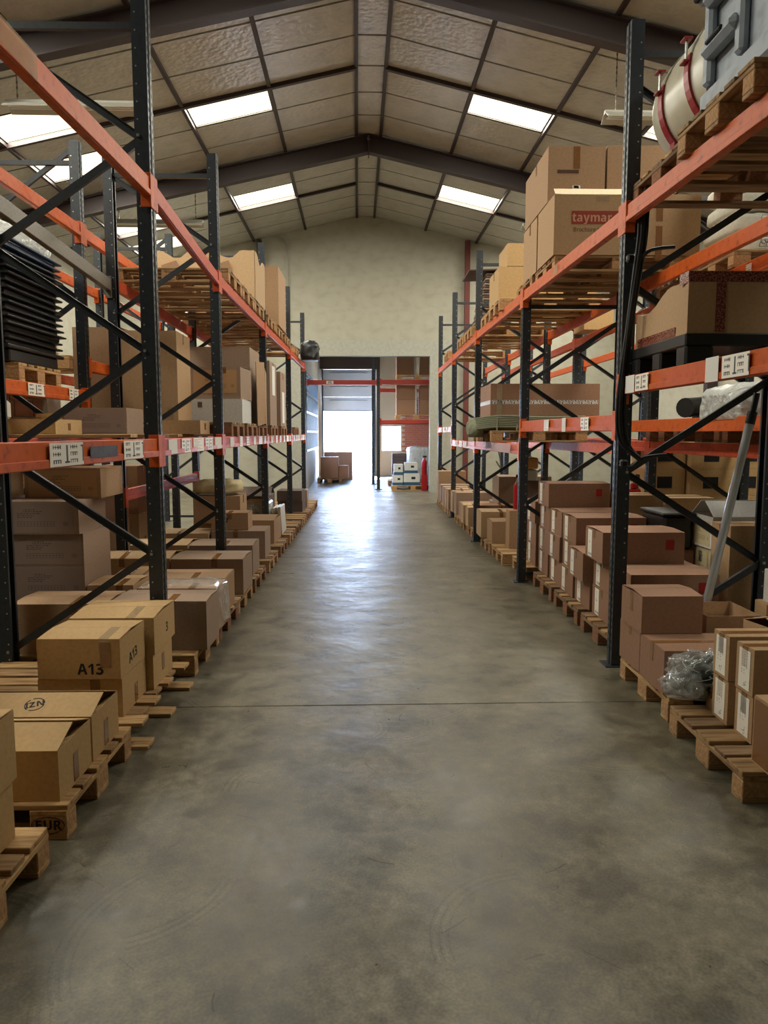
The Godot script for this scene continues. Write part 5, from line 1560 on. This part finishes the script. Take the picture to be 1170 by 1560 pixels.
	carton("long carton with white printed tape band on the tarpaulin", 1.55, 2.96, 1.81, 0.42, -9.7, 0.9, "card_red", {"top": "seam", "tape": "tape_clear", "stickers": [["near", 0.5, 0.45, 1.38, 0.05, "tape_band", "tape"], ["nx", 0.5, 0.45, 0.88, 0.05, "tape_band", "tape"], ["near", 0.08, 0.5, 0.07, 0.40, "tape_clear", "tape"], ["near", 0.45, 0.85, 0.07, 0.1, "tape_clear", "tape"]]})
	# second rank, middle level: black tube bag and wrapped load; white sacks on the top
	for e in [[-5.35, "under the film-wrapped white load"], [-6.2, "beside the black roll"], [-7.05, "behind the black roll"]]:
		pallet("wooden pallet on beams of second rank, tank side, %s" % e[1], 2.9, 1.52, e[0], 2)
	var ro := thing("black_roll", "black rubber roll lying on second rank beams beside wrapped load", "roll", Vector3(2.85, 1.70, -6.75))
	var rs := begin()
	tube(rs, curve([Vector3(-0.12, 0.12, 0.25), Vector3(0.1, 0.14, 0.1), Vector3(0.5, 0.2, -0.05), Vector3(1.1, 0.22, -0.1)], 5), 0.085, 16)
	part(ro, "roll", rs.commit(), M.black_rubber)
	part(ro, "strap", cboxmesh(Vector3(0.5, 0.04, 0.3), 0.01), M.black_plastic, Vector3(0.1, 0.0, 0.1))
	var wl := thing("wrapped_load", "white load under milky film with a paper label, second rank", "wrapped load", Vector3(3.15, 1.67, -5.75))
	part(wl, "goods", cboxmesh(Vector3(0.95, 0.2, 0.6), 0.04), M.card_white, Vector3(0.05, 0.1, 0))
	var ws := begin()
	lump(ws, Vector3(0.05, 0.14, 0), Vector3(0.56, 0.15, 0.36), 0.04, 51, 5.0, 48, 24, 0.4)
	ws.generate_normals()
	part(wl, "film", ws.commit(), M.film_milky)
	part(wl, "label_sticker", boxmesh(Vector3(0.16, 0.12, 0.002)), M.form, Vector3(-0.22, 0.15, 0.395))
	pallet("wooden pallet on second rank top beams under white sacks", 2.95, 2.94, -6.2, 1)
	pallet("second wooden pallet on second rank top beams under white sacks", 2.95, 2.94, -7.05, 1)
	for k in 10:
		var i := k % 2
		var sk := thing("white_sack", "glossy white sack with black bow emblem, %s layer up, %s pile" % [NTH[int(k / 2)], ["aisle-side", "wall-side"][i]], "sack", Vector3(3.36 + 0.62 * i + rng.randf_range(-0.02, 0.02), 3.09 + 0.172 * int(k / 2), -6.72), rng.randf_range(-0.05, 0.05), "white sacks with bow emblem")
		var sm := cached("sack%d" % (k % 2), func(s):
			lump(s, Vector3(0, 0.085, 0), Vector3(0.31, 0.086, 0.36), 0.022, 60 + i, 6.0, 36, 20, 0.45, -0.92)
			s.generate_normals())
		part(sk, "bag", sm, M.sack_white)
		var em := cached("emblem", func(s):
			for sd in [-1, 1]:
				for j in 12:
					var a := TAU * j / 12.0
					var b := TAU * (j + 1) / 12.0
					bar(s, Vector3(sd * 0.024 + cos(a) * 0.018, sin(a) * 0.014, 0), Vector3(sd * 0.024 + cos(b) * 0.018, sin(b) * 0.014, 0), 0.008, 0.002, Vector3(0, 0, 1))
			for e in [[Vector3(-0.06, -0.04, 0), Vector3(-0.04, 0.04, 0)], [Vector3(-0.04, 0.04, 0), Vector3(0.06, 0.04, 0)], [Vector3(0.06, 0.04, 0), Vector3(0.04, -0.04, 0)], [Vector3(0.04, -0.04, 0), Vector3(-0.06, -0.04, 0)], [Vector3(0, 0, 0), Vector3(0, -0.03, 0)], [Vector3(-0.014, 0.022, 0), Vector3(0.014, 0.022, 0)]]:
				bar(s, e[0], e[1], 0.005, 0.002, Vector3(0, 0, 1)))
		part(sk, "printed_emblem", em, M.ink, Vector3(-0.08, 0.09, 0.372))
	carton("pale hanging-strap carton on top beams behind the second frame", 2.9, 3.3, 3.0, 0.4, -10.3, 0.5, "card_gold", {"top": "seam"})

func curve(pts: Array, n: int) -> Array:
	var out := []
	for k in pts.size() - 1:
		var p0: Vector3 = pts[maxi(k - 1, 0)]
		var p1: Vector3 = pts[k]
		var p2: Vector3 = pts[k + 1]
		var p3: Vector3 = pts[mini(k + 2, pts.size() - 1)]
		for j in n:
			var t := float(j) / n
			out.append(0.5 * (2.0 * p1 + (p2 - p0) * t + (2.0 * p0 - 5.0 * p1 + 4.0 * p2 - p3) * t * t + (3.0 * p1 - p0 - 3.0 * p2 + p3) * t * t * t))
	out.append(pts[-1])
	return out

# ------------------------------------------------------------------ loading bay goods and lamps
func bay_goods() -> void:
	# steel racking of the bay: two posts, red beams
	for e in [[0.27, -21.35, "nearer slotted grey rack post in the loading bay opening"], [0.17, -23.6, "farther slotted grey rack post in the loading bay opening"]]:
		var t := thing("rack_post", e[2], "rack post", BT * Vector3(e[0] + 0.32, 0, e[1]))
		post(t, Vector3.ZERO, -1.0, 4.4)
		part(t, "footplate", cboxmesh(Vector3(0.2, 0.02, 0.16), 0.004), M.steel, Vector3(0, 0.01, 0))
	for e in [[-1.4, 0.55, 3.02, -21.36, 0.13, "long red rack beam marked A5 above the doorway opening"], [0.65, 3.2, 3.03, -21.34, 0.13, "red rack beam carrying a pallet of two cartons, upper"], [0.65, 3.2, 2.86, -22.4, 0.11, "red rack beam at back of the upper bay pallet"], [0.65, 3.2, 1.92, -22.4, 0.12, "red rack beam carrying cartons, lower, loading bay"], [0.65, 3.2, 1.92, -21.4, 0.10, "red front rack beam, lower, loading bay"]]:
		var t := thing("rack_beam", e[5], "rack beam", BT * Vector3((e[0] + e[1]) * 0.5, e[2], e[3]), BA)
		part(t, "box_section", cboxmesh(Vector3(e[1] - e[0], e[4], 0.05), 0.004), M.red_beam)
		for s in [-1, 1]:
			part(t, "connector", cboxmesh(Vector3(0.06, 0.2, 0.06), 0.004), M.red_beam, Vector3(s * (e[1] - e[0]) * 0.5, 0, 0))
		if e[0] < 0:
			part(t, "label_plate", boxmesh(Vector3(0.2, 0.085, 0.002)), M.white_paper, Vector3(-0.35, 0, 0.027))
			lettering(t, "label_text", "A5", 0.09, M.ink, Vector3(-0.35, 0, 0.0285), FACE_NEAR)
	pallet("wooden pallet on the upper red beams of the loading bay", 0.75, 3.1, -21.4, 0)
	pallet("wooden pallet on the lower red beams of the loading bay", 0.72, 1.98, -21.5, 0)
	pallet("second wooden pallet on the lower red beams of the loading bay", 1.95, 1.98, -21.5, 0)
	for e in [[0.75, 1.3, 3.25, 0.75, -21.5, "pinkish carton on upper red beams nearer the grey post"], [1.42, 2.1, 3.25, 0.78, -21.5, "carton with black glass mark on upper red beams"], [0.75, 1.34, 2.13, 0.42, -21.6, "lower carton of two on the red beams by the grey post"], [0.75, 1.34, 2.56, 0.4, -21.6, "upper carton of two on the red beams by the grey post"], [1.42, 2.1, 2.13, 0.42, -21.6, "lower carton of two on the red beams by the jamb"], [1.42, 2.1, 2.56, 0.4, -21.6, "upper carton of two on the red beams by the jamb"]]:
		var c := carton(e[5], e[0], e[1], e[2], e[3], e[4], 0.6, "card_red", {"top": "seam"})
		part(c, "stretch_film", boxmesh(Vector3(0.05, e[3], 0.002)), M.film_milky, Vector3((e[1] - e[0]) * 0.5 - 0.03, e[3] * 0.5, 0.302))
		if "glass mark" in e[5]:
			part(c, "printed_symbol", boxmesh(Vector3(0.08, 0.05, 0.001)), M.ink, Vector3(0.05, 0.12, 0.301))
	# dark pallet of bundled goods, wrapped pallet, white-blue cartons
	pallet("wooden pallet under dark bundled boards in the loading bay", 0.55, 0.0, -22.9, 2)
	for k in 8:
		var bd := thing("bundled_board", "brown bundled board, %s up in pile before bright window" % NTH[k], "board", Vector3(1.1, 0.145 + 0.105 * k, -23.3), rng.randf_range(-0.02, 0.02), "bundled boards in the loading bay")
		part(bd, "board", cboxmesh(Vector3(0.86, 0.1, 0.7), 0.006), M.card_dark, Vector3(0, 0.05, 0))
	pallet("wooden pallet under the film-wrapped load in the loading bay", 1.1, 0.0, -21.9, 0)
	var wl := thing("wrapped_load", "tall film-wrapped load on a pallet in the loading bay", "wrapped load", Vector3(1.62, 0.145, -22.35))
	part(wl, "goods", cboxmesh(Vector3(0.95, 0.98, 0.7), 0.02), M.card_grey, Vector3(0, 0.49, 0))
	var ws := begin()
	lump(ws, Vector3(0, 0.52, 0), Vector3(0.52, 0.53, 0.40), 0.05, 71, 3.0, 48, 30, 0.25, -0.97)
	ws.generate_normals()
	part(wl, "film", ws.commit(), M.film_milky)
	pallet("wooden pallet under the white and blue cartons by the jamb", 0.60, 0.0, -20.9, 0)
	for e in [[0.96, 1.25, 0.145, 0.28, -21.0, 0], [1.27, 1.72, 0.145, 0.33, -20.95, 1], [1.0, 1.25, 0.43, 0.3, -21.05, 2], [1.3, 1.66, 0.48, 0.3, -21.0, 3]]:
		var lb: String = ["lower narrow", "lower wide", "upper narrow", "upper wide"][e[5]]
		var c := thing("cardboard_box", "white carton with blue base stripe, %s, by the jamb" % lb, "box", BT * Vector3((e[0] + e[1]) * 0.5 + 0.02, e[2], e[4] - 0.2), BA)
		var w: float = e[1] - e[0]
		part(c, "body", cboxmesh(Vector3(w, e[3], 0.4), 0.004), M.card_white, Vector3(0, e[3] * 0.5, 0))
		part(c, "blue_stripe", boxmesh(Vector3(w + 0.004, e[3] * 0.26, 0.404)), M.blue_box, Vector3(0, e[3] * 0.13 + 0.003, 0))
		part(c, "printed_mark", boxmesh(Vector3(w * 0.25, e[3] * 0.2, 0.002)), M.ink, Vector3(w * 0.1, e[3] * 0.62, 0.2015))
	var ex := thing("fire_extinguisher", "red fire extinguisher by the concrete jamb in the loading bay", "fire extinguisher", BT * Vector3(1.86, 0.45, -20.9))
	var es := begin()
	lathe_x(es, [[0, 0.0], [0.0, 0.075], [0.36, 0.075], [0.43, 0.03], [0.48, 0.025]], 18)
	part(ex, "cylinder", es.commit(), M.extinguisher, Vector3.ZERO, Basis(Vector3(0, 1, 0), Vector3(-1, 0, 0), Vector3(0, 0, 1)))
	part(ex, "valve", cboxmesh(Vector3(0.11, 0.05, 0.04), 0.008), M.black_plastic, Vector3(0.01, 0.5, 0))
	part(ex, "stand", cboxmesh(Vector3(0.16, 0.45, 0.16), 0.01), M.extinguisher, Vector3(0, -0.225, 0))
	# cartons by the left windows
	pallet("wooden pallet under stepped cartons beside the loading bay windows", -1.72, 0.0, -24.3, 1, true)
	for e in [[-1.62, -1.05, 0.145, 0.68, -24.4, "tallest stepped carton beside the loading bay windows"], [-1.04, -0.72, 0.145, 0.4, -24.45, "lowest stepped carton beside the loading bay windows"], [-1.6, -0.62, 0.0, 0.95, -25.9, "wide brown carton behind the stepped cartons"]]:
		carton(e[5], e[0], e[1], e[2], e[3], e[4], 0.55, "card_red", {"top": "seam"})

func fluorescent(label: String, x0: float, x1: float, y: float, z: float, roof: float) -> void:
	var t := thing("fluorescent_light", label, "ceiling light", BT * Vector3((x0 + x1) * 0.5, y, z), BA)
	var l := x1 - x0
	var st := begin()
	span(st, Vector3(-l / 2, 0.0, -0.03), Vector3(l / 2, 0.045, 0.03))
	for s in [-1, 1]:
		bar(st, Vector3(-l / 2, -0.03, s * 0.09), Vector3(l / 2, -0.03, s * 0.09), 0.012, 0.14, Vector3(0, 0.8, s * 0.6))
	part(t, "housing", st.commit(), M.fluor)
	for s in [-1, 1]:
		var tb := begin()
		tube(tb, [Vector3(-l / 2 + 0.04, -0.04, s * 0.03), Vector3(l / 2 - 0.04, -0.04, s * 0.03)], 0.013, 8)
		part(t, "tube", tb.commit(), M.fluor_tube)
	for s in [-1, 1]:
		var x: float = s * l * 0.42
		var ch := begin()
		var yy := 0.045
		var top := roof_y((x0 + x1) * 0.5 + x) - y - roof
		while yy < top:
			bx(ch, Vector3(x, yy + 0.02, 0), Vector3(0.02, 0.034, 0.008) if int(yy * 100) % 2 else Vector3(0.008, 0.034, 0.02))
			yy += 0.032
		part(t, "chain", ch.commit(), M.galv)

func _ready() -> void:
	# ---------------------------------------------------------------- camera
	var cam := Camera3D.new()
	cam.name = "camera"
	cam.fov = 68.76
	cam.near = 0.05
	cam.far = 200.0
	cam.position = Vector3(0, 1.6, 0)
	cam.rotation = Vector3(deg_to_rad(-6.009), deg_to_rad(-1.0495), 0)
	cam.current = true
	add_child(cam)
	# ---------------------------------------------------------------- sky, sun, exposure
	var env := Environment.new()
	var sky := Sky.new()
	var sm := ProceduralSkyMaterial.new()
	sm.sky_top_color = Color(0.55, 0.68, 0.9)
	sm.sky_horizon_color = Color(0.78, 0.86, 0.98)
	sm.ground_bottom_color = Color(0.5, 0.5, 0.5)
	sm.ground_horizon_color = Color(0.8, 0.82, 0.85)
	sm.energy_multiplier = 1.0
	sky.sky_material = sm
	env.background_mode = Environment.BG_SKY
	env.sky = sky
	env.background_energy_multiplier = SKY_POWER
	env.ambient_light_source = Environment.AMBIENT_SOURCE_DISABLED
	env.tonemap_mode = Environment.TONE_MAPPER_LINEAR
	env.tonemap_exposure = EXPOSURE
	env.sdfgi_enabled = true
	env.ssao_enabled = true
	env.ssil_enabled = true
	var we := WorldEnvironment.new()
	we.name = "world_environment"
	we.environment = env
	add_child(we)
	var sun := DirectionalLight3D.new()
	sun.name = "sun"
	sun.light_energy = SUN_POWER
	sun.light_color = Color(1.0, 0.96, 0.88)
	sun.light_angular_distance = 0.5
	sun.shadow_enabled = true
	sun.rotation = Vector3(deg_to_rad(-47), deg_to_rad(188), 0)
	add_child(sun)
	rng.seed = 4711
	make_materials()
	late_materials()
	rng.seed = 4711
	# ---------------------------------------------------------------- structure
	build_floor()
	build_ceiling()
	build_walls()
	build_loading_bay()
	# ---------------------------------------------------------------- things
	build_racks()
	goods_left_floor()
	goods_left_racks()
	goods_right_floor()
	goods_right_racks()
	bay_goods()
	fluorescent("long fluorescent batten on chains above the tray stack", -4.42, -2.62, 5.74, -10.1, 0.0)
	fluorescent("fluorescent batten on chains above the white tank", 3.22, 5.0, 5.72, -10.1, 0.0)
	fluorescent("far fluorescent batten on chains near torn cartons", -5.0, -3.15, 5.9, -16.0, 0.0)
	fluorescent("far fluorescent batten on chains near red-logo carton", 3.45, 5.2, 5.9, -16.0, 0.0)

func late_materials() -> void:
	var p := mat("skylight", Color(0.85, 0.83, 0.75), 0.6)
	p.emission_enabled = true
	p.emission = Color(1.0, 0.96, 0.85)
	p.emission_energy_multiplier = 1.6
	var g := mat("glass", Color(0.9, 0.95, 1.0, 0.12), 0.03)
	g.transparency = BaseMaterial3D.TRANSPARENCY_ALPHA
	mat("red_column", Color(0.36, 0.15, 0.12), 0.7)
	mat("brand_plate", Color(0.22, 0.22, 0.22), 0.5, 0.0, noise_tex(91, 0.05, 64, [[0.0, grey(0.5)], [0.6, grey(1.0)], [0.7, grey(2.6)], [1.0, grey(3.0)]], 2), Vector3(4, 4, 4))
	mat("beam_pale_sheet", Color(0.78, 0.66, 0.62, 0.5), 0.6).transparency = BaseMaterial3D.TRANSPARENCY_ALPHA
	mat("tape_band", Color(0.80, 0.78, 0.74), 0.4, 0.0, noise_tex(92, 0.08, 64, [[0.0, grey(0.25)], [0.3, grey(0.3)], [0.36, grey(1.0)], [1.0, grey(1.0)]], 1), Vector3(8, 8, 8))
	mat("pier_brick", Color(0.50, 0.30, 0.20), 0.9)
